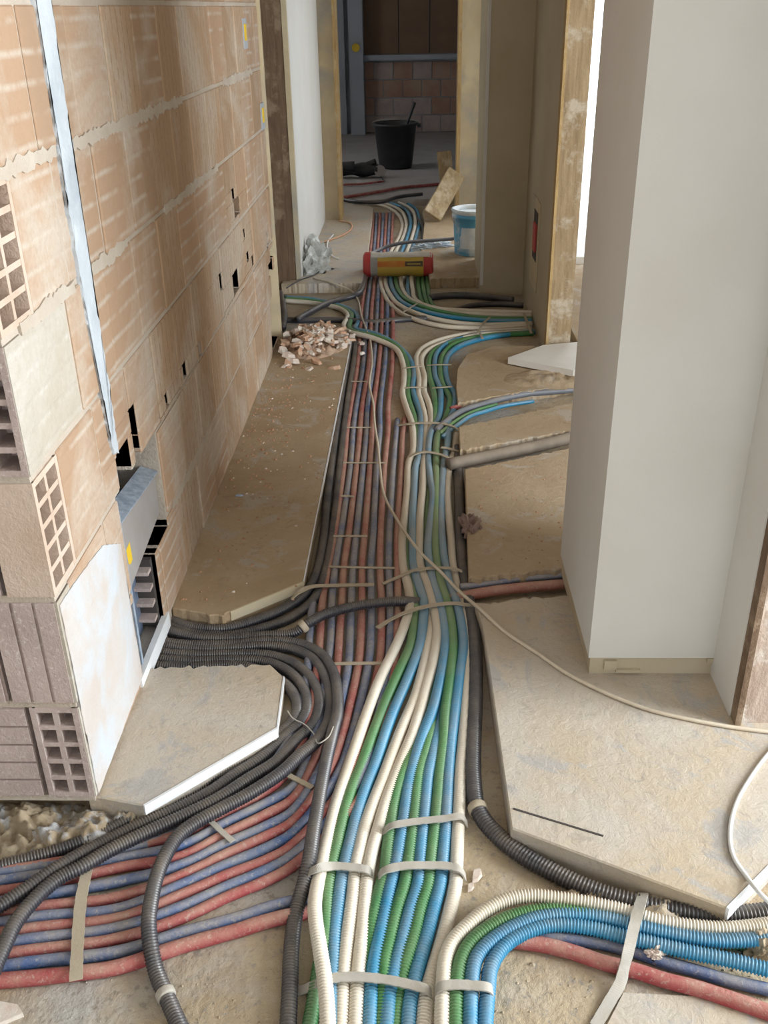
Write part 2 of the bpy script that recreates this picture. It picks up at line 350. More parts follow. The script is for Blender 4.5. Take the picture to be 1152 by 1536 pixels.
# ------------------------------------------------------------------ raised screed slabs
def slab(name, poly, mat, label, z1=0.0, jag=()):
    pts = []
    n = len(poly)
    for i in range(n):
        a, b = Vector(poly[i][:2]), Vector(poly[(i+1) % n][:2]); pts.append(a)
        if i in jag:
            k = max(4, int((b-a).length/.012)); nrm = Vector((-(b-a).y, (b-a).x)).normalized()
            for j in range(1, k): pts.append(a.lerp(b, j/k)+nrm*.010*noise.noise((j*.9, i*7, poly[0][0]*9))*1.6)
    bm = bmesh.new(); prism(bm, pts, TRENCH-.01, z1)
    o = obj(name, bm, mat); tag(o, label, 'floor', kind='structure')
    m = o.modifiers.new('edge', 'BEVEL'); m.width = .003; m.segments = 1; m.limit_method = 'ANGLE'; m.angle_limit = .9
    return o
def zz(*p): return [at_z(x, y, 0) for x, y in p]
a = zz((150, 1196), (215, 1208), (415, 1092), (425, 1015), (405, 996), (226, 1001))
slab('floor_slab_1', [a[0]]+a[1:]+[Vector((WX-.02, a[-1].y))]+[Vector((WX-.02, a[0].y))], M['screed_grey'], 'grey screed slab beside the brick wall, in front of the black conduits', jag=(4,))
a = zz((243, 908), (290, 917), (333, 924), (345, 917), (455, 872), (480, 745), (503, 628), (527, 508))
slab('floor_slab_2', a+[Vector((-.45, 4.78)), Vector((WX-.02, 4.82)), Vector((WX-.02, a[0].y))], M['screed'], 'long dusty screed strip between brick wall and conduit trench', jag=(0, 1, 2, 8))
a = zz((767, 1242), (1090, 1362), (1160, 1291), (1300, 1215))
t = zz((724, 936), (712, 903))
slab('floor_slab_3', [a[0], a[1], a[2], a[3], Vector((3.4, a[3].y)), Vector((3.4, 2.35)), Vector((.60, 2.35)), at_z(840, 893, 0), at_z(780, 897, 0), at_z(735, 906, 0), t[1], t[0]], M['screed_grey'], 'grey screed slab right of the trench, in front of the white pillar', jag=(6, 7, 8, 9))
t = zz((703, 868), (699, 760), (697, 704))
slab('floor_slab_4', [t[0], at_z(770, 860, 0), at_z(845, 852, 0), Vector((3.4, 2.5)), Vector((3.4, 3.42)), at_z(858, 671, 0), t[2], t[1]], M['screed'], 'brown dusty screed between the red pipes and the thick dust-covered pipe', jag=(0, 1, 5))
t = zz((690, 676), (688, 640))
slab('floor_slab_5', [t[0], at_z(858, 646, 0), Vector((3.4, 3.50)), Vector((3.4, 3.86)), at_z(858, 604, 0), at_z(760, 625, 0), t[1]], M['screed'], 'narrow dusty screed strip behind the thick dust-covered pipe', jag=(0, 4, 5))
t = zz((687, 600), (684, 575), (686, 548), (700, 527), (740, 515), (800, 514), (826, 524))
slab('floor_slab_6', [t[0], at_z(760, 593, -.02), at_z(858, 578, -.02), Vector((3.4, 4.05)), Vector((3.4, 6.3)), Vector((.82, 6.3)), Vector((.82, 4.66))]+t[::-1][:-1], M['screed'], 'pale sunlit dusty floor in front of the timber jamb', z1=-.015, jag=(0, 1))
t = zz((430, 426), (543, 424), (551, 385), (560, 312), (525, 290))
slab('floor_slab_7', [t[0], t[1], t[2], t[3], Vector((-.45, 8.7)), Vector((-.80, 8.7)), Vector((-.80, t[0].y))], M['screed_grey'], 'grey screed slab left of the trench behind the lying bag', jag=(0,))
t = zz((645, 418), (632, 375), (637, 330), (634, 316))
slab('floor_slab_8', [t[0], Vector((.80, t[0].y+.03)), Vector((.96, 8.7)), Vector((.15, 8.7)), t[3], t[2], t[1]], M['screed'], 'dusty screed slab right of the trench under the blue pail', jag=(0,))
slab('floor_slab_9', [(-2.9, 8.72), (.35, 8.72), (.95, 8.72), (.95, 14.3), (-2.9, 14.3)], M['back_floor'], 'dusty grey floor of the dark back room', z1=-.005)
def edge_strip(parent, pa, pb, z0, z1, th, mat='edge_white'):  # narrow pale strip laid along a slab edge
    a, b = at_z(*pa, 0), at_z(*pb, 0); d = (b-a).normalized(); n = Vector((d.y, -d.x, 0))*th
    bm = bmesh.new(); prism(bm, [a-n*.2, b-n*.2, b+n, a+n], z0, z1)
    return obj('edge_strip', bm, M[mat], bpy.data.objects[parent])
edge_strip('floor_slab_1', (215, 1208), (415, 1092), -.024, .0015, .005)
edge_strip('floor_slab_1', (415, 1092), (425, 1015), -.012, .0010, .003)
edge_strip('floor_slab_2', (455, 872), (480, 745), -.004, .0012, .003)
edge_strip('floor_slab_2', (480, 745), (527, 508), -.004, .0012, .004)
edge_strip('floor_slab_2', (345, 917), (455, 872), -.03, .0005, .004, 'plaster_warm')
edge_strip('floor_slab_3', (1090, 1362), (1160, 1291), -.028, .0015, .005)
edge_strip('floor_slab_7', (543, 424), (551, 385), -.01, .0015, .005)
# a saw cut across the front slab
p0, p1 = at_z(770, 1213, .0005), at_z(905, 1254, .0005)
ribbon('saw_cut', [p0, p0.lerp(p1, .5), p1], .004, .002, M['dark'], (0, 1, 0), None)
bpy.data.objects['saw_cut'].parent = bpy.data.objects['floor_slab_3']

# ------------------------------------------------------------------ near brick wall
def subtract(rects, hole):
    out = []; hy0, hy1, hz0, hz1 = hole
    for y0, y1, z0, z1 in rects:
        if hy1 <= y0 or hy0 >= y1 or hz1 <= z0 or hz0 >= z1: out.append((y0, y1, z0, z1)); continue
        if z0 < hz0: out.append((y0, y1, z0, hz0))
        if z1 > hz1: out.append((y0, y1, hz1, z1))
        m0, m1 = max(z0, hz0), min(z1, hz1)
        if y0 < hy0: out.append((y0, hy0, m0, m1))
        if y1 > hy1: out.append((hy1, y1, m0, m1))
    return [r for r in out if r[1]-r[0] > .006 and r[3]-r[2] > .006]
HOLES = [(1.95, 2.33, .22, .50), (1.93, 2.18, .0, .22), (1.985, 2.10, .50, .585), (2.13, 2.185, .50, .64),
         (3.76, 3.90, .775, .84), (3.74, 3.80, .84, .885), (3.59, 3.73, .52, .60), (2.915, 2.965, .503, .553), (2.684, 2.74, .510, .562),
         (2.455, 2.492, .515, .556), (3.36, 3.40, .60, .66), (3.96, 4.02, .56, .60), (3.93, 3.97, .66, .70), (4.08, 4.12, .52, .56),
         (4.46, 4.72, .02, .14), (4.52, 4.72, .14, .26), (4.57, 4.72, .26, .36), (4.52, 4.68, .36, .42), (4.60, 4.72, .42, .47), (4.55, 4.60, .49, .56)]
body = [(WY0+.004, WY1-.004, TRENCH, CEIL)]
for h in HOLES: body = subtract(body, h)
for c in (2, 4, 8): body = subtract(body, (WY0, WY0+{2: .062, 4: .082, 8: .072}[c], c*.25+.012, c*.25+.238))
bm = bmesh.new()
for y0, y1, z0, z1 in body: box(bm, WX-.13, WX-.004, y0, y1, z0, z1)
box(bm, WX-.34, WX-.13, WY0+.004, WY1, TRENCH, CEIL)
wl = obj('wall_left', bm, M['mortar']); tag(wl, 'near brick wall with pale mortar joints left of the conduits', 'wall', kind='structure')
_cache = {}
def brick_piece(parent, x0, x1, y0, y1, z0, z1, mat, name='brick'):
    key = (round(x1-x0, 3), round(y1-y0, 3), round(z1-z0, 3), mat.name)
    me = _cache.get(key)
    if me is None:
        bm = bmesh.new(); sx, sy, sz = (x1-x0)/2, (y1-y0)/2, (z1-z0)/2; box(bm, -sx, sx, -sy, sy, -sz, sz)
        bmesh.ops.bevel(bm, geom=[e for e in bm.edges], offset=min(.003, sx*.5, sy*.5, sz*.5), segments=1, affect='EDGES') if min(sx, sy, sz) > .008 else None
        bmesh.ops.recalc_face_normals(bm, faces=bm.faces)
        me = bpy.data.meshes.new(name); bm.to_mesh(me); bm.free(); me.materials.append(mat); _cache[key] = me
    o = link(name, me, None, parent); o.location = ((x0+x1)/2, (y0+y1)/2, (z0+z1)/2); return o
rb = random.Random(3)
HOLLOW_LONG = {2: .065, 4: .085, 8: .075}
for c in range(11):
    z0, z1 = c*.25+.006, min((c+1)*.25-.006, CEIL-.004)
    if c == 0: z0 = .0
    y = WY0+.002
    if c in HOLLOW_LONG: y += HOLLOW_LONG[c]
    first = True
    while y < WY1-.03:
        L = .25 if not first else (.25 if c % 2 else .30-HOLLOW_LONG.get(c, .17))
        if c == 3 and first: L = .25
        first = False
        y1 = min(y+L-.010, WY1-.002)
        mat = M['brick_pale'] if (c == 3 and y < 1.6) else (M['brick_h'] if y < 2.3 or rb.random() < .35 else M['brick_v'])
        pr = rb.uniform(-.002, .0025)
        rects = [(y, y1, z0, z1)]
        for h in HOLES: rects = subtract(rects, h)
        for r in rects: brick_piece(wl, WX-.05, WX+pr, r[0], r[1], r[2], r[3], mat)
        y += L
def hollow(bm, w, h, d, cols, rows, web=.011, frame=.012, seed=0):
    """open-celled brick, open face at local y = 0 looking to -y"""
    r = random.Random(seed); j = lambda: r.uniform(-.0012, .0012)
    cw = (w-frame*2-web*(cols-1))/cols; rh = (h-frame*2-web*(rows-1))/rows
    box(bm, 0, frame, 0, d, 0, h); box(bm, w-frame, w, 0, d, 0, h)
    for k in range(1, cols):
        x = frame+k*cw+(k-1)*web+j(); box(bm, x, x+web, .001+abs(j()), d, .002, h-.002)
    box(bm, frame*.5, w-frame*.5, .0005, d, 0, frame); box(bm, frame*.5, w-frame*.5, .0005, d, h-frame, h)
    for k in range(1, rows):
        z = frame+k*rh+(k-1)*web+j(); box(bm, frame*.5, w-frame*.5, .001+abs(j()), d, z, z+web)
    box(bm, .001, w-.001, d-.008, d, .001, h-.001)
def hollow_brick(parent, w, h, d, cols, rows, loc, rz, mat, seed):
    bm = bmesh.new(); hollow(bm, w, h, d, cols, rows, seed=seed)
    o = obj('hollow_brick', bm, mat, parent); o.location = loc; o.rotation_euler.z = rz; return o
def ribbed_brick(parent, x0, x1, z0, z1, y, axis, n, mat):
    bm = bmesh.new(); box(bm, x0, x1, y+.006, y+.12, z0, z1)
    for k in range(n):
        if axis == 'z':
            a = z0+(z1-z0)*k/n+.002; b = z0+(z1-z0)*(k+1)/n-.004; box(bm, x0+.001, x1-.001, y, y+.0065, a, b)
        else:
            a = x0+(x1-x0)*k/n+.002; b = x0+(x1-x0)*(k+1)/n-.005; box(bm, a, b, y, y+.0065, z0, z1)
    return obj('ribbed_brick', bm, mat, parent)
# cut out the mortar body behind open cells is not needed: the cells stand in front of it

endw = wl
for c in range(11):
    z0, z1 = c*.25+.007, (c+1)*.25-.007
    k = c % 5

    if c == 0 or c == 7:        # two columns of open cells at the corner, level ribs beside
        hollow_brick(endw, .098, z1-z0, .075, 2, 5, (WX-.099, WY0-.07, z0), 0, M['brick_end'], c)
        ribbed_brick(endw, WX-.36, WX-.110, z0, z1, WY0-.07, 'z', 5, M['brick_end'])
    elif c == 1 or c == 6:      # upright ribs
        ribbed_brick(endw, WX-.13, WX, z0, z1, WY0-.07, 'x', 3, M['brick_end']); ribbed_brick(endw, WX-.36, WX-.138, z0, z1, WY0-.07, 'x', 5, M['brick_end'])
    elif c in (2, 4, 8):        # level ribs on the end, open cells on the corridor face
        ribbed_brick(endw, WX-.36, WX-.10, z0, z1, WY0-.07, 'z', 5, M['brick_end'])
        hollow_brick(endw, HOLLOW_LONG[c]+.066-.0, z1-z0, .09, 2 if c == 4 else 2, 5, (WX+.001, WY0-.07, z0), math.pi/2, M['brick_hole'], c)
    else:                       # large open cells
        hollow_brick(endw, .115, z1-z0, .075, 2, 5, (WX-.116, WY0-.07, z0), 0, M['brick_end'], c)
        hollow_brick(endw, .20, z1-z0, .075, 3, 5, (WX-.33, WY0-.07, z0), 0, M['brick_end'], c+20)
    if c in (0, 1, 3, 5, 6, 7, 9, 10):     # corridor face of the corner block
        brick_piece(endw, WX-.012, WX+.0015, WY0-.069, WY0+.002, z0, z1, M['brick_pale'] if c in (0, 1, 3) else M['brick_h'], 'brick_face')
boxes('end_mortar', [(WX-.335, WX-.013, WY0-.062, WY0+.004, TRENCH, CEIL)], M['mortar'], wl) if False else None
for c in range(11):             # mortar beds of the wall end
    boxes('mortar_bed', [(WX-.35, WX-.003, WY0-.066, WY0+.004, c*.25-.008, c*.25+.008)], M['mortar'], wl)
# filled chase, smears and patches of filler on that wall (thin real layers)
def wall_patch(name, outline, mat, thick=.004, label=None, jag=.01):
    """outline in (y, z) on the corridor face"""
    pts = []; n = len(outline)
    for i in range(n):
        a, b = Vector(outline[i]), Vector(outline[(i+1) % n]); k = max(2, int((b-a).length/.011)); nr = Vector((-(b-a).y, (b-a).x)).normalized()
        for j in range(k): p = a.lerp(b, j/k); pts.append(p+nr*jag*(noise.noise((p.x*31, p.y*31, i))*.6+.5*noise.noise((p.x*90, p.y*90, i))))
    bm = bmesh.new()
    lo = [bm.verts.new((WX-.006, p.x, p.y)) for p in pts]; hi = [bm.verts.new((WX+thick, p.x, p.y)) for p in pts]
    bm.faces.new(hi); m = len(pts)
    for i in range(m): bm.faces.new((lo[i], lo[(i+1) % m], hi[(i+1) % m], hi[i]))
    bmesh.ops.triangulate(bm, faces=[f for f in bm.faces if len(f.verts) > 4])
    return obj(name, bm, mat, wl)
wall_patch('filled_chase', [(1.935, CEIL-.01), (1.93, 1.5), (1.925, 1.2), (1.93, .9), (1.95, .72), (1.965, .60), (1.995, .59), (2.00, .75), (2.00, 1.0), (2.005, 1.3), (2.02, 1.6), (2.02, CEIL-.01)], M['filler'], .006, jag=.014)
wall_patch('lime_smear', [(1.528, .485), (1.66, .475), (1.80, .46), (1.915, .40), (1.915, .02), (1.528, .006)], M['filler_pale'], .004, jag=.004)
def bed_smear(y0, y1, z):       # mortar squeezed out of the bed joints
    wall_patch('mortar_smear', [(y0, z+.012), ((y0+y1)/2, z+.014), (y1, z+.010), (y1, z-.012), ((y0+y1)/2, z-.014), (y0, z-.012)], M['mortar'], .0022, jag=.016)
bed_smear(1.62, 1.92, 1.25); bed_smear(2.02, 3.05, 1.25); bed_smear(3.75, 4.45, 1.25); bed_smear(1.60, 1.90, 1.0); bed_smear(2.02, 2.30, 1.0); bed_smear(2.7, 3.5, 1.0); bed_smear(2.4, 2.9, .25)

# recessed steel wall box in the broken-out niche
nb = empty('junction_box', (WX-.05, 2.1, .25)); tag(nb, 'steel wall box with a grey cover in the broken niche of the brick wall', 'junction box')
def nloc(o): o.matrix_parent_inverse = nb.matrix_world.inverted(); return o
bpy.context.view_layer.update()
def nbx(name, lst, mat): o = boxes(name, lst, mat); o.parent = nb; o.location = (-(WX-.05), -2.1, -.25); return o
nbx('box_back', [(WX-.125, WX-.115, 1.955, 2.325, .02, .49)], M['metal_blue'])
nbx('box_side', [(WX-.115, WX-.004, 1.952, 1.964, .03, .45)], M['metal_edge'])
nbx('box_side', [(WX-.115, WX-.012, 2.155, 2.172, .01, .215)], M['dark'])
for k in range(4):
    nbx('box_comb', [(WX-.06, WX-.012, 2.125, 2.155, .040+k*.048, .050+k*.048)], M['brick_end'])
def quad_plate(name, corners, th, mat, parent):
    bm = bmesh.new(); c = [Vector(p) for p in corners]; nn = (c[1]-c[0]).cross(c[3]-c[0]).normalized()*th
    lo = [bm.verts.new(p) for p in c]; hi = [bm.verts.new(p+nn) for p in c]
    bm.faces.new(lo); bm.faces.new(hi)
    for i in range(4): bm.faces.new((lo[i], lo[(i+1) % 4], hi[(i+1) % 4], hi[i]))
    o = obj(name, bm, mat); o.parent = parent
    if parent is nb: o.location = (-(WX-.05), -2.1, -.25)
    return o
pl = quad_plate('cover_plate', [(WX-.012, 1.968, .245), (WX-.018, 2.31, .275), (WX-.022, 2.325, .385), (WX-.016, 1.968, .425)], .004, M['metal_panel'], nb)
quad_plate('cover_edge', [(WX-.004, 1.964, .425), (WX-.010, 2.325, .385), (WX-.055, 2.325, .400), (WX-.05, 1.964, .44)], .006, M['metal_edge'], nb)
quad_plate('sticker', [(WX-.0105, 1.985, .292), (WX-.0110, 2.02, .296), (WX-.0115, 2.02, .345), (WX-.011, 1.985, .342)], .001, M['yellow'], nb)
nbx('box_lower_front', [(WX-.07, WX-.055, 1.94, 2.15, .0, .24)], M['metal_blue'])
# broken brick ends inside the niche above the box
for k, (y, z, s) in enumerate(((2.0, .52, .03), (2.07, .555, .022), (2.14, .53, .035), (2.16, .60, .02), (2.03, .475, .02), (2.22, .485, .02))):
    brick_piece(wl, WX-.10, WX-.02-.01*(k % 3), y-s*.5, y+s*.5, z-s*.7, z+s*.5, M['brick_hole'], 'broken_web')
# white kick strip at the foot of the niche
p0, p1 = at_z(216, 975, .0), at_z(243, 905, .0)
boxes('niche_sill', [(WX-.01, WX+.006, 1.90, 2.2, -.02, .025)], M['edge_white'], wl)
# small yellow box caps on the wall far end
for y, z in ((4.28, 1.40), (4.62, 1.06)):
    o = boxes('flush_box', [(WX-.02, WX+.004, y, y+.09, z-.06, z+.05)], M['back_grey']); boxes('cap', [(WX+.004, WX+.008, y+.02, y+.06, z-.03, z+.03)], M['yellow'], o); o.parent = wl

# rough mortar bed the wall stands on
def lump_mesh(name, cx, cy, rx, ry, h, z, mat, seed, nx=26, ny=18):
    bm = bmesh.new(); g = {}
    for i in range(nx+1):
        for j in range(ny+1):
            u, v = i/nx*2-1, j/ny*2-1; r = math.sqrt(u*u+v*v)
            x, y = cx+u*rx, cy+v*ry
            e = max(0, 1-r**3)*(.6+.7*noise.fractal((x*14+seed, y*14, seed), .8, 2, 5)+.35*noise.noise((x*55, y*55, seed))+.16*noise.noise((x*140, y*140, seed)))
            g[i, j] = bm.verts.new((x, y, z+h*max(-.05, e)))
    for i in range(nx):
        for j in range(ny):
            if math.hypot((i+.5)/nx*2-1, (j+.5)/ny*2-1) < 1.02: bm.faces.new((g[i, j], g[i+1, j], g[i+1, j+1], g[i, j+1]))
    bmesh.ops.delete(bm, geom=[v for v in bm.verts if not v.link_faces], context='VERTS')
    return obj(name, bm, mat, None, True)
tag(lump_mesh('mortar_bed_lumps', -.82, 1.49, .36, .085, .042, TRENCH-.004, M['lump'], 3, 150, 50), 'lumpy rough mortar bed under the toothed brick wall end', 'mortar', kind='stuff')
tag(lump_mesh('mortar_lump', -.60, 1.515, .055, .03, .055, TRENCH, M['lump'], 8, 40, 24), 'brown mortar lump beside the pointed slab corner', 'mortar')
tag(lump_mesh('rubble_bank', .42, 1.30, .26, .05, .045, TRENCH-.003, M['floor_low'], 5, 50, 16), 'crumbly mortar bank under the right slab front edge', 'mortar', kind='stuff')

# ------------------------------------------------------------------ left doorway, far left wall, corridor end
tag(boxes('trim_1', [(WX-.30, WX+.012, WY1, WY1+.03, TRENCH, CEIL)], M['plaster_warm']), 'pale yellow jamb lining on the far end of the brick wall', 'jamb', kind='structure')
tag(boxes('trim_2', [(WX-.60, WX-.02, 5.93, 5.96, TRENCH, CEIL), (WX-.30, WX-.08, 5.90, 5.93, TRENCH, CEIL)], M['timber_dark']), 'dark brown timber jamb across the left doorway', 'jamb', kind='structure')
tag(boxes('trim_3', [(WX-.04, WX-.012, 5.925, 5.965, TRENCH, CEIL)], M['plaster_warm']), 'pale corner bead beside the dark timber jamb', 'jamb', kind='structure')
swall('wall_left_far', [(WX-.3, WX-.012, 5.96, 7.82, TRENCH, CEIL)], M['plaster'], 'bright white plaster wall left of the corridor end')
swall('wall_left_room', [(-2.9, WX-.30, 5.98, 6.1, TRENCH, CEIL)], M['plaster_old'], 'side room wall behind the left doorway')
swall('wall_end', [(-2.95, -.575, 7.82, 8.0, TRENCH, CEIL), (.365, .95, 7.98, 8.16, TRENCH, CEIL), (-.575, .365, 7.9, 8.05, 2.2, CEIL)], M['plaster_warm'], 'yellowish plaster cross wall around the far doorway')
tag(boxes('trim_4', [(-.578, -.553, 7.79, 8.02, TRENCH, 2.2)], M['timber_edge']), 'pine door lining on the left of the far doorway', 'jamb', kind='structure')
tag(boxes('trim_5', [(.343, .368, 7.95, 8.18, TRENCH, 2.2)], M['timber_edge']), 'pine door lining on the right of the far doorway', 'jamb', kind='structure')

# ------------------------------------------------------------------ right side of the corridor
swall('wall_right_far', [(.405, .80, 5.76, 5.90, TRENCH, CEIL), (.405, .80, 5.90, 6.40, TRENCH, CEIL), (.62, .80, 7.70, 7.98, TRENCH, CEIL), (.62, .80, 6.40, 7.70, 2.25, CEIL)], M['plaster_old'], 'tan plaster wall projecting into the corridor beside the blue pail')
tag(boxes('trim_6', [(.402, .418, 5.752, 5.775, .0, CEIL)], M['plaster']), 'thin pale corner bead of the projecting tan wall', 'corner bead', kind='structure')
wr = swall('wall_right_mid', [(.655, .768, 4.64, 5.76, TRENCH, CEIL)], M['plaster_old'], 'greenish tan plaster wall between timber jamb and projecting wall')
nich = empty('wall_socket_niche', (.655, 5.2, .35)); tag(nich, 'rough socket niche with a red box low in the tan plaster wall', 'wall box')
def nn(name, b, mat): o = boxes(name, [b], mat); o.parent = nich; o.location = (-.655, -5.2, -.35); return o
nn('chase', (.650, .6545, 5.10, 5.42, .12, .58), M['plaster_warm']); nn('recess', (.648, .6505, 5.16, 5.32, .27, .52), M['dark']); nn('red_box', (.640, .650, 5.17, 5.28, .32, .46), M['bag_red'])
tag(boxes('trim_7', [(.658, .768, 4.60, 4.64, -.02, CEIL)], M['timber']), 'lime-spattered timber jamb board facing the camera beside the bright opening', 'jamb', kind='structure')
tag(boxes('trim_8', [(.650, .662, 4.595, 4.66, -.02, CEIL)], M['timber_edge']), 'thin dark pine edge strip of the spattered jamb', 'jamb', kind='structure')
a = zz((762, 539), (818, 519), (858, 519), (858, 560))
bm = bmesh.new(); prism(bm, [at_z(762, 537, .02), at_z(860, 556, .02), Vector((1.0, 4.12)), Vector((1.0, 4.62)), at_z(815, 518, .02)], -.008, .022)
tag(obj('threshold_slab', bm, M['marble']), 'pale stone threshold slab lying before the timber jamb', 'slab')
tag(lump_mesh('sand_heap', .60, 4.15, .20, .13, .03, -.018, M['screed'], 11), 'low sandy heap along the stone threshold slab', 'sand', kind='stuff')
# white pillar and the wall stub beside it
swall('wall_pillar', [(.430, .735, 1.955, 2.46, .052, CEIL), (.735, 1.0, 2.0, 2.46, -.01, CEIL)], M['plaster'], 'large white plastered pillar right of the conduits')
bm = bmesh.new(); box(bm, .436, .735, 1.962, 2.455, -.01, .053)
o = tag(obj('baseboard_pillar', bm, M['plaster_old']), 'rough cream plaster band at the foot of the white pillar', 'baseboard', kind='structure')
swall('wall_right_near', [(.735, 1.0, 1.80, 2.0, -.01, CEIL)], M['plaster'], 'white plaster return beside the pillar niche')
tag(boxes('trim_9', [(.752, .90, 1.775, 1.80, -.01, CEIL)], M['jamb_pale']), 'lime-spattered timber jamb board at the right picture edge', 'jamb', kind='structure')
tag(boxes('trim_10', [(.738, .752, 1.765, 1.80, -.01, CEIL)], M['timber_dark']), 'rusty dark edge strip of the near right jamb board', 'jamb', kind='structure')
for k, (x, z, w, h) in enumerate(((.47, .03, .03, .025), (.50, .012, .06, .008), (.72, .045, .02, .012))):
    brick_piece(bpy.data.objects['baseboard_pillar'], x, x+w, 1.953, 1.964, z-h/2, z+h/2, M['plaster_old'], 'plaster_flake')

# ------------------------------------------------------------------ dark back room
swall('wall_back', [(-2.9, -.62, 13.72, 13.9, TRENCH, CEIL), (.76, .95, 8.16, 13.9, TRENCH, CEIL), (-.62, .98, 13.78, 13.9, TRENCH, .88), (-.62, .98, 13.72, 13.9, 2.3, CEIL)], M['back_grey'], 'grey rendered end wall of the dark back room')
pw = boxes('window_2', [(-.62, .98, 13.82, 13.9, .86, 2.32)], M['shutter']); tag(pw, 'closed brown shutter boards in the back room window', 'window', kind='structure')
for x in (-.18, .22, .62): boxes('shutter_joint', [(x, x+.012, 13.815, 13.82, .95, 2.3)], M['dark'], pw)
tag(boxes('window_sill', [(-.66, 1.0, 13.60, 13.84, .88, .94)], M['back_grey']), 'dusty grey sill under the brown shutter', 'sill', kind='structure')
bw = bpy.data.objects['wall_back']; rb2 = random.Random(5)
for r in range(4):
    for k in range(8):
        x0 = -.62+k*.25-(.12 if r % 2 else 0); x1 = x0+.24; x0 = max(x0, -.615); x1 = min(x1, .975)
        if x1-x0 > .03: brick_piece(bw, x0, x1, 13.765, 13.785, .0+r*.215, .205+r*.215, M['brick_red'] if rb2.random() < .6 else M['brick_end'])
swall('wall_back_pier', [(-.80, -.62, 13.5, 13.72, 0, CEIL), (-.98, -.86, 13.6, 13.72, 0, CEIL)], M['back_grey'], 'grey rendered pier beside the back room window')
o = boxes('round_socket_cap', [(-.02, .02, -.02, 0, -.02, .02)], M['yellow']); bpy.data.objects.remove(o)
bm = bmesh.new(); lathe(bm, [(0, 0), (.05, 0), (.05, .02), (0, .02)], 16); o = obj('socket_cap', bm, M['yellow']); p = at_y(559, 71, 13.5); o.location = (-.71, 13.5, p.z); o.rotation_euler.x = math.pi/2
tag(o, 'round yellow socket cap on the grey pier', 'socket cap')

# ------------------------------------------------------------------ conduits: centre bundle
R = .0135
Z = TRENCH+R
CB = 'corrugated conduits of the centre bundle'
def cond(col, px, label, z=Z, r=R, group=CB, **k):
    nm = {'white': 'ivory_conduit', 'blue': 'blue_conduit', 'green': 'green_conduit', 'black': 'black_conduit', 'grey': 'grey_conduit'}[col]
    return tube(nm, px, r, M[col], z, True, 10, label, 'conduit', group, **k)
LOW = 0.0
cond('white', [(427,451),(472,455),(507,462),(521,472),(515,490,.005),(524,498,.02),(559,507,.024),(592,522,.012),(604,544),(606,574),(604,591),(610,613),(618,636),(620,663),(619,680),(613,695),(611,734),(607,773),(603,812),(605,852),(613,883),(615,910,.004),(607,937,.01),(595,967,.01),(572,1014,.008),(552,1065,.006),(537,1108,.004),(521,1155),(505,1202),(494,1245),(484,1288,.006),(476,1327,.014),(472,1358,.024),(474,1385,.03),(480,1424,.03),(486,1463,.03),(490,1502,.03),(492,1545,.03)],
     'leftmost ivory conduit of the centre bundle, crossing over a green one at the bottom', .004+Z)
cond('green', [(427,448),(472,452),(510,461),(527,471),(524,492,.004),(533,498,.014),(565,505,.018),(592,517,.01),(608,536),(613,560),(612,577),(612,597),(619,619),(624,640,-.004),(624,700,-.008),(615,780,-.01),(611,850,-.01),(622,895,-.004),(621,936,.004),(615,971,.008),(599,1006,.008),(580,1049,.006),(560,1100,.003),(543,1147),(527,1186),(513,1233),(504,1272),(498,1295),(492,1334),(490,1366),(488,1405),(482,1436),(474,1483),(466,1530),(463,1545)],
     'green conduit beside the leftmost ivory one, slipping under it at the bottom')
cond('blue', [(427,446),(472,450),(514,460),(533,470),(537,484),(534,494,.006),(560,500,.016),(590,514,.010),(606,528),(617,544),(621,561),(619,583),(624,602),(631,622),(631,640),(628,684,.004),(623,703,.006),(621,734,.006),(619,773,.006),(619,812,.006),(621,852,.006),(630,883,.008),(636,902,.008),(634,936,.01),(630,967,.010),(613,1014,.008),(591,1065,.006),(578,1100,.004),(564,1143),(550,1178),(537,1217),(527,1256),(519,1288),(511,1327),(507,1358),(502,1397),(500,1444),(498,1475),(500,1506),(501,1545)],
     'leftmost blue conduit of the centre bundle, between green and ivory ones')
cond('white', [(797,494),(760,496),(717,499),(667,508),(637,520),(626,533),(625,549),(629,572),(628,591),(633,608),(638,630),(638,655,-.004),(634,700,-.006),(631,780,-.01),(632,850,-.01),(640,895,-.01),(646,935,-.004),(643,960,.004),(634,1006,.006),(623,1045,.005),(603,1092,.003),(588,1131),(572,1174),(558,1209),(546,1245),(539,1276),(533,1303),(529,1346),(525,1377),(519,1424),(515,1463),(513,1502),(511,1545)],
     'second ivory conduit from the left in the bottom of the centre bundle')
cond('white', [(798,497),(760,499),(722,502),(678,511),(646,523),(634,534),(632,546),(637,566),(636,586),(644,608),(647,632),(642,660),(636,692,.004),(634,730,.004),(630,773,.006),(629,812,.006),(630,848,.006),(642,879,.008),(646,895,.01),(653,922,.01),(656,950,.01),(650,991,.01),(638,1034,.008),(630,1065,.006),(619,1100,.004),(603,1139),(591,1170),(578,1206),(568,1241),(558,1276),(552,1307),(548,1350),(545,1385),(541,1424),(537,1463),(535,1502),(533,1545)],
     'third ivory conduit from the left in the bottom of the centre bundle')
cond('green', [(800,500),(740,503),(690,511),(657,522),(645,536),(644,563),(650,586),(653,608),(651,632),(648,664,-.008),(644,720,-.012),(640,800,-.012),(640,880,-.012),(652,960,-.012),(645,1040,-.010),(625,1110,-.006),(602,1165),(591,1206),(587,1233),(582,1272),(578,1307),(568,1342),(560,1377),(556,1405,-.004),(548,1450,-.01),(545,1545,-.012)],
     'green conduit right of the third ivory one at the lower strap', Z-.001)
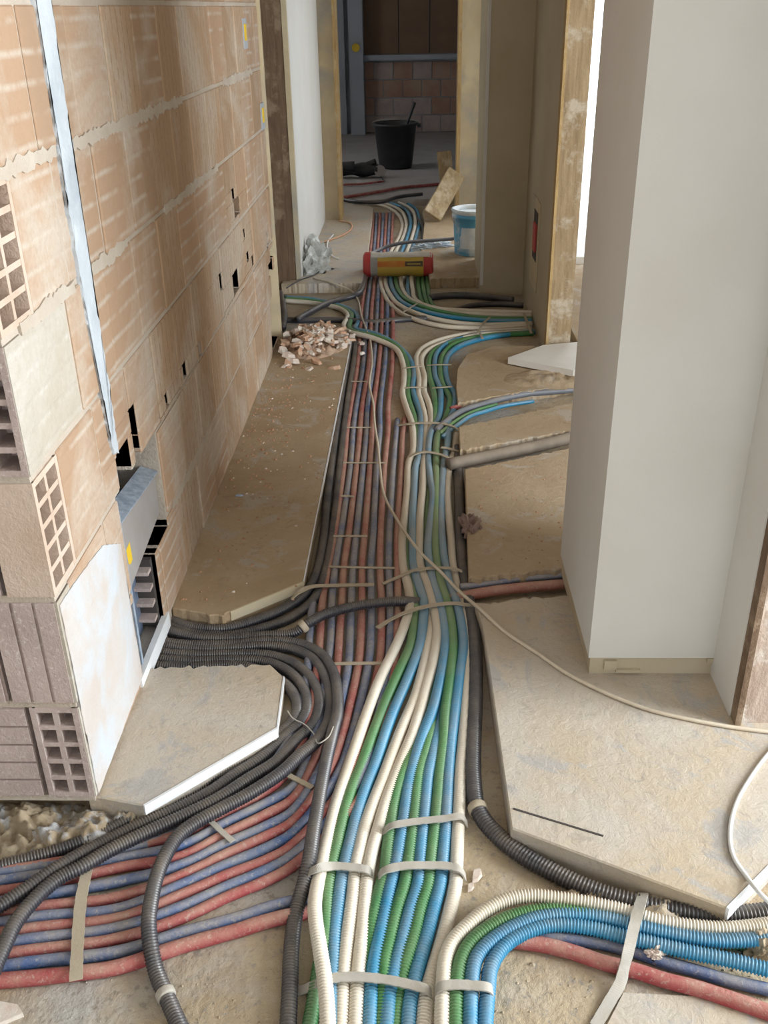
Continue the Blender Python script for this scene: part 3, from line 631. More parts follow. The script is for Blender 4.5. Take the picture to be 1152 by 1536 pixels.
cond('blue', [(800,497),(752,499),(711,503),(672,515),(656,529),(652,547),(653,566),(660,583),(661,602),(658,627),(646,650,.006),(642,688,.008),(646,719,.008),(650,742,.008),(646,781,.008),(642,820,.008),(644,844,.008),(650,875,.010),(660,906,.012),(666,936,.012),(668,971,.012),(662,1010,.01),(650,1061,.008),(634,1104,.005),(623,1139,.003),(613,1178),(607,1217),(601,1256),(595,1291),(586,1327),(578,1366),(570,1405),(562,1444),(558,1475),(556,1506),(554,1545)],
     'blue conduit third from the right at the lower straps of the centre bundle')
cond('green', [(646,1060,-.012),(648,1085,-.006),(640,1120),(631,1150),(627,1170),(623,1206),(619,1241),(613,1288),(607,1327),(595,1366),(586,1405),(578,1440),(576,1462),(573,1500,-.004),(570,1545,-.006)],
     'thin-showing green conduit between the two left blue ones at the lower straps')
cond('blue', [(664,1050,-.012),(660,1080,-.010),(652,1118,-.002),(645,1150),(642,1166),(638,1206),(634,1245),(630,1291),(627,1327),(615,1366),(607,1397),(597,1436),(589,1467),(584,1498),(580,1545)],
     'blue conduit second from the right at the lower straps of the centre bundle')
cond('green', [(800,499),(758,502),(717,506),(682,516),(665,532),(660,555),(664,577),(675,599),(672,616),(665,636,.004),(656,655,.006),(654,695,.008),(654,734,.008),(653,773,.008),(653,812,.008),(655,844,.008),(660,871,.010),(670,902,.012),(677,936,.012),(679,971,.012),(675,1014,.010),(668,1069,.006),(666,1108,.003),(660,1155),(656,1202),(652,1241),(646,1291),(642,1327),(630,1366),(621,1405),(609,1444),(603,1470,-.004),(597,1502,-.006),(593,1545,-.006)],
     'bright green conduit that runs through the middle of the whole centre bundle')
cond('blue', [(802,498),(760,502),(728,507),(692,518),(675,530),(668,547),(672,574),(682,591),(681,611),(674,632,.006),(671,664,.006),(666,695,.006),(662,734,.006),(661,773,.006),(663,812,.006),(667,844,.006),(674,875,.008),(684,902,.010),(692,936,.01),(695,967,.01),(689,1014,.008),(683,1061,.006),(677,1108,.003),(673,1155),(670,1206),(668,1241),(664,1291),(660,1327),(650,1366),(640,1405),(629,1444),(621,1475),(615,1506),(612,1545)],
     'rightmost blue conduit of the centre bundle, beside an ivory one')
cond('white', [(684,652,-.006),(682,676),(675,695),(671,734),(673,773),(677,812),(679,844),(685,875),(692,902),(698,940),(701,995),(698,1065),(695,1112),(691,1155),(689,1206),(687,1241),(685,1291),(683,1327),(673,1374),(662,1416),(650,1456),(640,1491),(634,1545)],
     'rightmost ivory conduit along the edge of the centre bundle')
k1, k1c = cond('black', [(686,672,-.004),(688,720,-.004),(690,780),(693,840),(701,890),(709,936),(713,990),(713,1053),(710,1120),(710,1170),(718,1217),(745,1252),(780,1280),(827,1307),(878,1331),(936,1350),(999,1364),(1054,1372),(1112,1372),(1165,1366)],
     'thick black conduit bending right along the front edge of the right slab', TRENCH+.018, .018, None)

# ------------------------------------------------------------------ conduits branching right at the bottom
RG = 'conduits branching to the lower right corner'
cond('white', [(663,1545),(665,1475),(669,1436),(679,1412),(701,1389),(728,1366),(759,1350),(792,1344),(839,1348),(890,1356),(936,1366),(983,1381),(1034,1389),(1093,1393),(1165,1385)], 'ivory conduit arching out to the right at the bottom', Z+.022, group=RG)
cond('green', [(684,1545),(685,1483),(691,1444),(705,1416),(732,1393),(763,1377),(798,1368),(835,1366),(875,1372),(930,1386,-.012),(1000,1402,-.02),(1080,1412,-.022),(1165,1414,-.022)], 'green conduit arching out to the right at the bottom', Z+.022, group=RG)
cond('blue', [(705,1545),(707,1479),(712,1444),(724,1424),(752,1401),(783,1385),(814,1375),(858,1372),(905,1377),(952,1389),(1007,1401),(1073,1411),(1165,1407)], 'upper blue conduit arching out to the right at the bottom', Z+.024, group=RG)
cond('blue', [(727,1545),(732,1483),(736,1452),(752,1424),(775,1405),(810,1391),(839,1387),(890,1393),(936,1405),(983,1416),(1034,1428),(1093,1440),(1165,1458)], 'lower blue conduit arching out to the right at the bottom', Z+.020, group=RG)

# ------------------------------------------------------------------ black conduits from the wall niche
BG = 'black conduits coming out of the wall niche'
RK = .0145
ZK = TRENCH+RK
def kond(px, label, z=ZK): return cond('black', px, label, z, RK, BG)
kond([(215,917,.0),(248,926),(285,940),(335,943),(379,932),(426,913),(457,891),(472,866),(485,810),(491,747),(501,669),(510,607),(516,569),(521,540),(525,515)], 'black conduit turning up along the left trench edge, outermost of two', ZK+.006)
kond([(212,926),(248,935),(290,950),(345,953),(395,942),(440,925),(474,895),(489,850),(501,779),(508,716),(517,638),(523,590),(529,555),(534,515)], 'black conduit turning up the trench, beside the dusty red pipe', ZK-.002)
kc, kcc = kond([(210,935),(244,944),(300,957),(347,958),(394,954),(441,949,.004),(460,936,.022),(486,922,.028),(529,910,.028),(568,904,.028),(598,902,.022),(625,903,-.002),(660,905,-.012)], 'black conduit crossing over the red and blue pipes', ZK+.006)
kond([(206,952),(238,962),(290,968),(350,966),(400,961),(445,965),(478,979),(498,1005),(506,1040,.006),(506,1070,.012),(500,1095,.02),(488,1147,.024),(478,1202,.026),(470,1248,.026),(464,1288,.026),(455,1327,.01),(443,1374),(437,1424),(435,1475),(432,1545)], 'black conduit hanging down beside the leftmost ivory conduit', ZK+.004)
kd, kdc = kond([(204,958),(235,968),(300,974),(350,972),(400,969),(439,974),(468,988),(487,1016),(495,1047),(494,1076,.004),(484,1100,.012),(468,1118,.02),(450,1133,.024),(422,1159,.026),(375,1190,.026),(332,1213,.026),(289,1237,.026),(266,1256,.026),(246,1288,.026),(234,1319,.026),(227,1350,.026),(223,1385,.026),(227,1424,.016),(234,1456,.004),(250,1495),(272,1545)], 'black conduit looping back to lie over the red and blue pipes, outermost loop')
kond([(200,966),(230,977),(290,983),(350,981),(400,983),(430,991),(457,1008),(474,1032),(479,1059),(470,1086),(445,1110,.006),(414,1143,.014),(371,1170,.018),(328,1198,.02),(273,1225,.02),(219,1249,.02),(164,1276,.022),(125,1299,.024),(86,1319,.024),(51,1350,.024),(23,1385,.024),(6,1420,.024),(-12,1460,.024)], 'second looping black conduit, leaving at the left picture edge')
kond([(196,975),(226,987),(290,992),(350,990),(400,994),(431,1007),(453,1030),(461,1059),(452,1083),(428,1104),(391,1138,.004),(352,1163,.006),(313,1190,.006),(258,1217,.006),(211,1237,.006),(156,1264,.008),(117,1284,.016),(78,1307,.022),(39,1334,.022),(-12,1366,.022)], 'third looping black conduit, under the second one at the left edge')
kond([(192,984),(222,997),(280,1001),(345,998),(390,1006),(422,1023),(440,1041),(446,1063),(437,1084),(418,1102),(375,1131),(344,1155),(297,1178),(250,1206),(195,1229),(156,1249),(109,1268),(59,1284),(-12,1302)], 'innermost looping black conduit along the front edge of the grey slab')
def band(parent, path, px, r, w, mat, z=0.0):
    p = np.array(at_z(px[0], px[1], z)); j = int(np.argmin(((path[:, :2]-p[:2])**2).sum(1))); j = min(max(j, 3), len(path)-4)
    t = path[j+2]-path[j-2]; t /= np.linalg.norm(t); c = path[j]
    cs = np.array([c+t*w*(k/6-.5) for k in range(7)]); return sweep('tape_band', cs, np.array([r*.9, r, r, r*1.02, r, r, r*.9]), 16, mat, parent)
band(k1, k1c, (715, 1214), .0215, .018, M['strap'], TRENCH+.018); band(kc, kcc, (452, 945), .0175, .018, M['strap'], ZK); band(kd, kdc, (248, 1492), .0175, .016, M['strap_grey'], ZK)

# ------------------------------------------------------------------ red and blue pipes
RP = .0112
ZP = TRENCH+RP
PG = 'red and blue foam-sleeved pipes'
def pipe(col, px, label, r=RP, z=ZP, group=PG): return tube('red_pipe' if col == 'red' else 'blue_pipe', px, r, M['pipe_'+col], z, False, 10, label, 'pipe', group)
def up(i, xs):      # straight run of one pipe: x at y = 320, 365, 420, 458, 500, 549, 613, 646, 698, 802, 849, 900, 960
    ys = (320, 365, 420, 458, 500, 549, 613, 646, 698, 802, 849, 900, 960)
    return [(x, y) for x, y in zip(xs, ys) if x]
low = lambda *p: list(p)
left_y = {273: (1268,1284,1297,1313,1327,1342,1360,1377), 176: (1288,1302,1323,1346,1364,1378,1392,1408), 59: (1312,1328,1343,1360,1375,1391,1407,1424), 0: (1322,1338,1354,1370,1385,1400,1416,1432), 400: (1204,1221,1239,1254,1272,1290,1305,1321), 439: (1181,1199,1217,1233,1250,1268,1283,1299)}
def tail(i): return [(439, left_y[439][i]), (400, left_y[400][i]), (340, round((left_y[400][i]*.48+left_y[273][i]*.52))-4), (273, left_y[273][i]), (176, left_y[176][i]), (59, left_y[59][i]), (-14, left_y[0][i]+1)]
pipe('blue', [(485,880,-.006),(474,890),(470,900),(464,960),(462,1000),(452,1060),(432,1110),(395,1165),(330,1215),(250,1255),(150,1285),(60,1300),(-14,1310)], 'leftmost blue pipe coming out from under the black conduits')
pipe('red', up(1, (560,557,549,543,540,536,526,521,516,502,493,484,480))+[(476,1000),(468,1060),(452,1115),(425,1165),(400,1186),(345,1217),(273,1250),(176,1276),(59,1298),(-14,1308)], 'leftmost red pipe of the trench, dusty brown along its top')
pipe('blue', up(2, (565,562,555.5,551,548,545,534,530,526,511,503,498,496))+[(491,1000),(483,1055),(472,1105),(458,1145)]+tail(0), 'second blue pipe from the left in the trench')
pipe('red', up(3, (570,567,562,558,556,553,543,540,535,523,516,513,509))+[(506,1000),(498,1050),(487,1095),(470,1145)]+tail(1), 'second red pipe from the left in the trench')
pipe('blue', up(4, (575,572,568.5,566,564,560,551,550,545,534.5,530,527,525))+[(523,995),(512,1053),(500,1098),(482,1150)]+tail(2), 'third blue pipe from the left in the trench')
pipe('red', up(5, (580,577,575,573,572,568,560,558,555,547,543,543,541))+[(538,995),(526,1053),(514,1100),(494,1155)]+tail(3), 'third red pipe from the left, under the beige cable in the trench')
pipe('blue', up(6, (585,582,581.5,581,580,577,570,570,565,560,556,557,556))+[(553,995),(541,1053),(529,1100),(506,1163)]+tail(4), 'fourth blue pipe from the left in the trench')
pipe('red', up(7, (590,587,588,589,589,588,582,582,577,571,570,572,572))+[(569,995),(557,1053),(545,1100),(518,1175)]+tail(5), 'fourth red pipe from the left in the trench')
pipe('blue', [(596,630,-.012),(595,640,-.002),(594,652),(590,698),(584,802),(583,849),(585,900),(585,960),(582,1000),(572,1053),(560,1105),(530,1185)]+tail(6), 'short-showing blue pipe rising from the dust beside the last red one')
pipe('red', [(607,628,-.012),(606,638,-.002),(604,652),(602,698),(596,802),(596,849),(597,900),(595,960),(592,1000),(584,1053),(572,1110),(542,1195)]+tail(7), 'rightmost red pipe of the trench, touching the ivory conduit')
pipe('blue', [(-14,1452),(59,1442),(176,1428),(273,1399),(355,1377),(400,1362),(443,1351),(475,1350,-.024),(500,1352,-.03),(560,1364,-.03),(640,1384,-.03),(690,1392,-.022),(770,1398),(807,1403),(858,1409),(905,1416),(952,1428),(999,1444),(1046,1457),(1093,1471),(1165,1487)], 'dusty blue pipe passing under the bundle from left edge to right edge', .0115, ZP)
pipe('red', [(-14,1472),(59,1466),(115,1460),(176,1451),(273,1419),(355,1396),(400,1382),(443,1372),(475,1370,-.03),(500,1371,-.034),(560,1382,-.034),(640,1400,-.034),(690,1406,-.022),(760,1410),(819,1418),(858,1428),(905,1444),(952,1456),(999,1471),(1046,1483),(1093,1498),(1165,1523)], 'thicker lowest red pipe passing under the bundle from edge to edge', .0138, TRENCH+.0138)

# ------------------------------------------------------------------ far conduits, between doorway and side branches
FG = 'far conduits around the lying bag'
def far(col, px, label, z=Z, r=.0125): return cond(col, px, label, z, r, FG)
far('white', [(520,303),(548,304),(573,308),(592,317),(603,333),(600,352),(588,375),(575,398),(571,417),(573,434),(587,458),(614,476),(663,489),(719,492),(797,488)], 'ivory conduit under the bag, lowest of the far right branch', Z+.004)
far('white', [(524,300),(555,302),(580,306),(600,315),(609,333),(606,352),(595,375),(583,398),(578,417),(581,434),(596,455),(625,470),(670,482),(722,487),(798,485)], 'ivory conduit under the bag, second of the far right branch', Z+.008)
far('blue', [(527,298),(560,300),(587,305),(608,314),(616,332),(611,355),(602,378),(590,398),(586,417),(591,438),(608,456),(640,468),(680,476),(730,481),(798,481)], 'blue conduit under the bag, curving to the far right branch', Z+.012)
far('green', [(594,400),(593,417),(600,440),(618,454),(650,465),(690,473),(740,478),(798,478)], 'green conduit beside the blue one in the far right branch', Z+.012)
far('white', [(532,296),(565,298),(595,303),(616,313),(623,332),(619,352),(610,378),(602,398),(601,417),(604,434),(617,450),(645,460),(700,470),(798,474)], 'ivory conduit right of the blue one under the bag', Z+.014)
far('blue', [(536,294),(570,296),(600,301),(621,311),(629,330),(625,352),(617,378),(613,398),(612,420),(613,445),(622,458)], 'blue conduit right of the ivory ones in front of the bag', Z+.004)
far('white', [(618,400),(617,417),(619,434),(624,450),(650,462),(700,466),(798,469)], 'ivory conduit nearest the green ones in front of the bag', Z+.018)
far('green', [(628,395),(627,417),(629,440),(634,456),(642,470)], 'left one of the green conduits right of the bag middle', Z+.004)
far('green', [(636,395),(634,417),(636,440),(641,456),(650,468)], 'middle one of the green conduits right of the bag middle', Z+.002)
far('green', [(643,395),(641,417),(643,440),(648,456),(660,466)], 'rightmost green conduit under the bag end', Z)
far('blue', [(640,470),(665,466),(700,474),(740,480),(798,484)], 'dark blue conduit behind the ivory ones of the far right branch', Z-.002)
far('black', [(645,446),(670,443),(698,443),(735,446),(770,450)], 'black conduit crossing behind the far right branch', TRENCH+.02, .02)
far('black', [(680,466),(710,458),(745,456),(785,458)], 'short black conduit before the projecting wall foot', TRENCH+.016, .016)
far('black', [(420,480),(450,481),(485,480),(520,481),(560,484),(600,480),(640,478)], 'black conduit crossing under the pipes behind the rubble', TRENCH+.012, .018)
far('black', [(446,479),(462,470),(489,456),(515,448),(535,442,.01),(543,432,.012),(547,415,.012),(549,398,.01)], 'black conduit curving from left doorway up along the bag end', Z+.02, .018)
far('black', [(420,440),(426,470),(424,492)], 'dark conduit end at the foot of the pine jamb', TRENCH+.03, .02)
far('grey', [(555,381),(575,372),(600,365,.03),(640,361,.04),(680,358,.05),(700,352,.10)], 'slate blue hose from the trench to the blue pail', .015, .012)
far('black', [(512,299,.0),(540,303,.01),(570,303,.02),(600,295,.02),(633,291,.02)], 'black hose lying across the far doorway', .012, .016)
far('black', [(590,305),(607,314),(622,325),(634,340),(635,360)], 'dark conduit along the right trench edge inside the far doorway', Z+.008, .014)

# side branches between the right slabs
SG = 'side branch pipes between the right slabs'
tube('thick_pipe', [(672,697),(700,691),(760,679),(820,666),(880,650)], .024, surface('dusted_pipe', (.20, .16, .125), (.15, .12, .09), 12, rough=.85, dust=.5, dustcol=(.36, .28, .19)), TRENCH+.042, False, 14, 'thick dust-covered grey pipe lying in the cross channel', 'pipe')
tube('red_pipe', [(660,902,-.02),(700,894,-.004),(730,888),(780,882),(850,876)], .016, M['pipe_red'], TRENCH+.028, False, 10, 'dark red side pipe in the channel by the white pillar foot', 'pipe', SG)
tube('blue_pipe', [(690,880),(725,877),(780,869),(850,863)], .010, M['pipe_blue'], TRENCH+.034, False, 10, 'thin slate blue side pipe behind the dark red one', 'pipe', SG)
cond('grey', [(655,645),(672,630),(694,616),(722,607),(750,599),(789,591),(820,588),(880,583)], 'grey conduit leaving the bundle to the right over the pale floor', Z+.016, .014, SG)
cond('blue', [(664,655),(683,640),(706,624),(728,617),(755,609),(800,602)], 'thin blue conduit leaving the bundle to the right', Z+.012, .009, SG)
cond('green', [(660,650),(680,634),(700,622),(720,614),(745,607)], 'thin green conduit leaving the bundle to the right', Z+.014, .008, SG)
tube('red_pipe', [(676,613),(690,609),(706,605),(728,601),(752,597)], .010, M['pipe_red'], Z+.012, False, 10, 'short red pipe above the grey side conduit', 'pipe', SG)

# ------------------------------------------------------------------ straps
def strap(px, zs, w, mat, label, wd=(0, 1, 0), group='straps holding down conduits and pipes'):
    return ribbon('strap', [at_z(x, y, z) for (x, y), z in zip(px, zs)], w, .003, M[mat], wd, label, 'strap', group)
TB = Z+R+.004      # just above a single layer of conduits
strap([(449,1324),(458,1313),(475,1303),(500,1299),(530,1301),(552,1305),(560,1315)], [TB-.03,TB,TB+.028,TB+.01,TB+.008,TB+.006,TB-.02], .018, 'strap_grey', 'grey strap over the left half of the lower bundle, beside its twin')
strap([(566,1318),(576,1306),(603,1299),(640,1298),(673,1299),(690,1304),(698,1316)], [TB-.02,TB+.012,TB+.014,TB+.01,TB+.008,TB+.006,TB-.02], .018, 'strap_grey', 'grey strap over the right half of the lower bundle, beside its twin')
strap([(573,1250),(586,1239),(610,1234),(634,1231),(665,1228),(692,1225),(701,1237)], [TB-.02,TB+.010,TB+.01,TB+.008,TB+.008,TB+.006,TB-.02], .017, 'strap_grey', 'upper one of the three grey straps on the lower bundle')
strap([(445,1488),(468,1479),(485,1471),(500,1467),(529,1465),(560,1467),(588,1471),(620,1478),(640,1484),(649,1494)], [TRENCH+.004,TB-.01,TB+.004,TB+.008,TB+.008,TB+.008,TB+.008,TB+.008,TB+.006,TB-.02], .018, 'strap_grey', 'lowest grey strap of the lower bundle, tucked under one ivory conduit')
strap([(653,1490),(660,1480),(680,1477),(705,1478),(732,1481),(741,1490)], [TB+.004,TB+.024,TB+.026,TB+.026,TB+.024,TB+.0], .018, 'strap_grey', 'grey strap over the four conduits arching right')
strap([(965,1340),(962,1350),(956,1372),(950,1395),(943,1425),(936,1452),(930,1475),(913,1505),(893,1540)], [TB-.005,TB+.012,TB+.03,TB+.03,TB+.022,TB-.0,TRENCH+.014,TRENCH+.006,TRENCH+.004], .020, 'strap_grey', 'long grey strap across the right branch with a loose tail on the floor', (1, .2, 0))
strap([(566,942),(585,930),(607,919),(642,909),(681,905),(712,909)], [TRENCH+.024,TB-.006,TB+.014,TB+.016,TB+.014,TB-.0], .014, 'strap', 'dusty strap where the bundle is crossed by the beige cable, nearer one')
strap([(574,876),(596,866),(619,856),(654,852),(685,854),(712,868)], [TRENCH+.024,TB-.002,TB+.01,TB+.012,TB+.008,TB-.02], .012, 'strap', 'dusty strap where the bundle is crossed by the beige cable, farther one')
strap([(609,690),(617,684),(634,678),(658,681),(676,689),(689,700)], [TRENCH+.02,TB+.002,TB+.010,TB+.010,TB+.006,TRENCH+.02], .013, 'strap', 'dusty strap by the end of the thick cross pipe')
strap([(597,638),(612,636),(634,634),(660,635),(678,639),(690,646)], [TRENCH+.02,TB+.002,TB+.010,TB+.010,TB+.008,TRENCH+.024], .013, 'strap', 'dusty strap where the grey conduit leaves the bundle')
strap([(662,671),(674,673),(688,677)], [TB+.008,TB+.006,TB-.0], .014, 'strap', 'short dusty strap stub over the rightmost ivory conduit')
strap([(604,583),(615,581),(640,581)], [TB-.004,TB+.004,TB+.002], .010, 'strap', 'pale tie on the left sub-bundle, nearer of two')
strap([(648,582),(660,581),(678,580)], [TB-.004,TB+.004,TB+.002], .010, 'strap', 'pale tie on the right sub-bundle, nearer of two')
strap([(603,553),(614,551),(632,549)], [TB-.004,TB+.004,TB+.002], .010, 'strap', 'pale tie on the left sub-bundle, farther of two')
strap([(641,548),(655,547),(677,547)], [TB-.004,TB+.004,TB+.002], .010, 'strap', 'pale tie on the right sub-bundle, farther of two')
TP = ZP+RP+.002
strap([(525,572),(538,572),(551,572)], [TP,TP,TP], .008, 'strap', 'thin tie on the pipes, farthest of the six')
strap([(520,641),(538,641),(557,641)], [TP,TP,TP], .008, 'strap', 'thin tie on the pipes, level with the curving ivory conduits')
strap([(515,694),(548,694),(580,694)], [TP,TP,TP], .008, 'strap', 'thin tie on the pipes, level with the thick cross pipe')
strap([(511,744),(522,744),(531,745)], [TP,TP,TP], .010, 'strap', 'very short thin tie on the two leftmost pipes')
strap([(500,804),(525,804),(551,804)], [TP,TP,TP], .008, 'strap', 'thin tie across four pipes in the trench middle')
strap([(494,850),(540,851),(592,852)], [TP,TP,TP], .008, 'strap', 'thin tie across the whole width of the pipes')
strap([(437,899),(448,889),(468,880),(510,878),(561,877)], [TB+.01,TB+.024,TB+.012,TP+.002,TP], .014, 'strap', 'dusty strap running from the black conduits over six pipes')
strap([(490,996),(530,995),(573,995)], [TP,TP,TP], .010, 'strap', 'thin tie on the pipes beside the black loops')
strap([(131,1300),(127,1322),(122,1346),(119,1375),(117,1405),(115,1440),(114,1470)], [TP, TP, TP, TP, TP, TP+.006, TP+.008], .022, 'strap', 'wide dusty strap across the pipes at lower left', (1, 0, 0))
strap([(314,1230),(330,1245),(349,1262)], [TP]*3, .012, 'strap_grey', 'small pale strap piece across three pipes at lower left', (1, .4, 0))
strap([(423,1158),(445,1169),(468,1181)], [TP]*3, .012, 'strap', 'small dusty strap piece beside the hanging black conduit', (.5, 1, 0))
strap([(605,468),(616,461),(626,455)], [TB+.016]*3, .010, 'strap', 'thin tie on the far right branch near the pipes')
strap([(718,499),(724,486),(735,476)], [TB+.016]*3, .012, 'strap', 'thin tie across the far right branch middle')
strap([(714,494),(720,500),(724,508)], [TB+.004]*3, .012, 'strap', 'thin tie on the right curve of the ivory and blue conduits')
strap([(786,470),(791,484),(797,500)], [TB+.012]*3, .014, 'strap', 'thin tie where the far right branch meets the wall')

# ------------------------------------------------------------------ loose cables
def cable(px, r, mat, label, zs, name='cable'):
    pts = [at_z(x, y, z) for (x, y), z in zip(px, zs)]
    c = smooth_path(catmull(pts, 14), 2)
    return tag(sweep(name, c, np.full(len(c), r), 8, M[mat]), label, 'cable')
tz = TRENCH+.034
px = [(470,417),(500,425),(525,435),(537,450),(541,470),(548,490),(555,510),(558,544),(554,577),(560,605),(562,636),(567,669),(570,702),(576,742),(599,785),(630,828),(658,855),(689,887),(720,914),(759,949),(806,980),(850,1010),(880,1026),(921,1045),(975,1065),(1034,1079),(1093,1090),(1170,1100)]
cable(px, .0048, 'cable', 'beige cable snaking from the far slab over pipes and bundle to the right edge', [.006]*2+[-.02]+[tz]*11+[tz+.015,tz+.02,tz+.02,tz+.015,.008]+[.005]*9)
cable([(1170,1112),(1152,1131),(1128,1163),(1104,1206),(1095,1248),(1100,1284),(1120,1315),(1140,1340),(1170,1368)], .0045, 'cable_white', 'white cable looping down at the right edge of the slab', [.0048]*6+[.004,.02,.01])
cable([(508,331),(524,334),(527,343),(515,352),(495,360),(478,366),(470,385),(468,398)], .006, 'cable_orange', 'orange cable end lying at the foot of the far door lining', [.008]*8)
cable([(500,352),(492,362),(492,375),(500,385),(508,388)], .005, 'cable_white', 'white cable end lying on the far left slab', [.007]*5)
cable([(430,432),(450,420),(470,413),(481,406)], .004, 'plastic_black', 'thin black wire end by the crumpled plastic', [.006]*4)
cable([(560,253),(569,262),(576,272)], .006, 'plastic_black', 'black power lead of the tool in the back room', [.01]*3)
cable([(515,296),(560,289),(605,281),(650,277),(675,274)], .014, 'pipe_red', 'dark red hose lying across the back room floor', [.012]*5, 'hose')
cable([(515,277),(540,276),(575,272)], .010, 'pipe_red', 'short dark red hose beside the black tool', [.012]*3, 'hose')

cable([(431,1066),(440,1078),(456,1086),(470,1100),(478,1115),(492,1106),(500,1090)], .0016, 'strap_grey', 'thin tie wire twisted around the black loops', [TRENCH+.032,TRENCH+.033,TRENCH+.034,TRENCH+.038,TRENCH+.05,TRENCH+.056,TRENCH+.054], 'tie_wire')
# ------------------------------------------------------------------ lying printed bag
bag = empty('cement_bag', at_z(597, 414, .0)); bx = bag.location; bag.location = (bx.x, 6.11, -.03)
tag(bag, 'printed cement bag with red ends lying rolled across the pipes', 'bag')
LB, RB = .44, .080
def bag_prof(u):      # radius along the bag
    e = min(u, 1-u)
    return RB*(1-.30*max(0, 1-e/.035)**2)*(1+.03*math.sin(u*17))
def bag_section(u0, u1, mat, name, n=8, ang=None, lift=0.0):
    bm = bmesh.new(); seg = 40; rows = []
    a0, a1 = ang if ang else (0, 2*math.pi)
    for i in range(n+1):
        u = u0+(u1-u0)*i/n; r = bag_prof(u)+lift
        row = []
        for k in range(seg+(1 if ang else 0)):
            a = a0+(a1-a0)*k/seg
            w = 1+.055*noise.noise((u*9, math.cos(a)*1.6, math.sin(a)*1.6))+.02*noise.noise((u*30, math.cos(a)*5, math.sin(a)*5))
            row.append(bm.verts.new((-LB/2+u*LB, -math.cos(a)*r*w*1.02, RB*.95+math.sin(a)*r*w*.92)))
        rows.append(row)
    m = len(rows[0])
    for a, b in zip(rows, rows[1:]):
        for k in range(m-(1 if ang else 0)): bm.faces.new((a[k], a[(k+1) % m], b[(k+1) % m], b[k]))
    if not ang:
        if u0 == 0: bm.faces.new(rows[0])
        if u1 == 1: bm.faces.new(rows[-1])
    return obj(name, bm, mat, bag, True)
bag_section(0, .11, M['bag_red'], 'bag_end'); bag_section(.11, .21, M['bag_grey'], 'bag_band'); bag_section(.21, .86, M['bag_yellow'], 'bag_body', 20); bag_section(.86, 1, M['bag_red'], 'bag_end')
RAD = math.radians
bag_section(.12, .98, M['bag_pale'], 'pale_print', 20, (RAD(48), RAD(120)), .0022)
bag_section(.21, .64, M['bag_orange'], 'orange_stripe', 14, (RAD(2), RAD(28)), .002)
bag_section(.60, .85, M['bag_brown'], 'dark_print_panel', 10, (RAD(4), RAD(27)), .003)
bag_section(.63, .82, M['bag_yellow'], 'print_line', 8, (RAD(13), RAD(17)), .004)
for u in (.22, .58):
    pass

# ------------------------------------------------------------------ blue pail
pail = empty('blue_pail', (.405, 6.62, 0)); tag(pail, 'blue paint pail with a dried white rim before the tan wall', 'pail')
pail.location = (.40, 6.60, 0); pail.scale = (.95, .95, .84)
bm = bmesh.new(); lathe(bm, [(0, .004), (.118, .0), (.124, .01), (.132, .18), (.136, .285), (.146, .287), (.147, .31), (.139, .312), (.139, .325), (.130, .326), (.120, .05), (0, .045)], 36); obj('pail_body', bm, M['pail_blue'], pail, True)
bm = bmesh.new(); lathe(bm, [(.126, .31), (.142, .318), (.150, .338), (.146, .352), (.132, .35), (.124, .33), (.126, .31)], 36, .05, 3); obj('paint_rim', bm, M['pail_lime'], pail, True)
bm = bmesh.new(); lathe(bm, [(0, .315), (.126, .318)], 24); obj('paint_surface', bm, M['pail_lime'], pail, True)
bm = bmesh.new()
g = {}
for i in range(9):
    for j in range(9):
        a = RAD(-135+i*9); z = .06+j*.022
        edge = max(abs(i-4), abs(j-4))/4
        rr = .1255+z*.03+.0035*(1-edge**4)+.002*noise.noise((i*.9, j*.9, 1))*(1-edge)
        g[i, j] = bm.verts.new((rr*math.cos(a), rr*math.sin(a), z))
for i in range(8):
    for j in range(8): bm.faces.new((g[i, j], g[i+1, j], g[i+1, j+1], g[i, j+1]))
obj('pail_label', bm, M['paper_white'], pail, True)
hc = np.array([(.148*math.cos(t), -.02-.148*math.sin(t)*.25, .30-.12*math.sin(t)*.9) for t in np.linspace(0, math.pi, 24)])
sweep('handle', hc, np.full(len(hc), .003), 8, M['strap_grey'], pail)

# ------------------------------------------------------------------ back room things
bk = empty('builders_bucket', at_z(593, 255, 0)); bk.location.y += .2; bk.scale.z = .88; tag(bk, 'big black builders bucket on the back room floor', 'bucket')
bm = bmesh.new(); lathe(bm, [(0, .005), (.165, .0), (.172, .02), (.215, .46), (.235, .465), (.237, .49), (.226, .495), (.21, .47), (.160, .04), (0, .03)], 40); obj('bucket_body', bm, M['plastic_black'], bk, True)
bm = bmesh.new(); box(bm, .225, .262, -.045, .045, .44, .475); obj('grip_lug', bm, M['plastic_black'], bk)
hc = np.array([(.235*math.cos(t), .10+.02*math.sin(t), .48+.11*math.sin(t)*.35) for t in np.linspace(0, math.pi, 24)]); sweep('handle', hc, np.full(24, .006), 8, M['strap_grey'], bk)
tr = empty('trowel', (0, 0, 0)); tag(tr, 'trowel handle sticking out of the black bucket', 'trowel')
c = np.array([Vector(bk.location)+Vector((.10+.10*t, 0, .36+.26*t)) for t in np.linspace(0, 1, 12)]); tr.location = c[0]
o = sweep('handle', c-c[0], np.linspace(.012, .016, 12), 10, M['plastic_black'], tr)
bm = bmesh.new(); box(bm, -.05, .03, -.004, .004, -.10, .0); obj('blade', bm, M['metal_panel'], tr)
tl = empty('power_tool', at_z(540, 266, 0)); tag(tl, 'black power tool lying beside the bucket', 'power tool')
cs = np.array([(-.30+.48*t, .02*math.sin(t*3), .07) for t in np.linspace(0, 1, 24)]); sweep('tool_body', cs, .05+.02*np.sin(np.linspace(.3, 3.2, 24)*2)**2, 14, M['plastic_black'], tl)
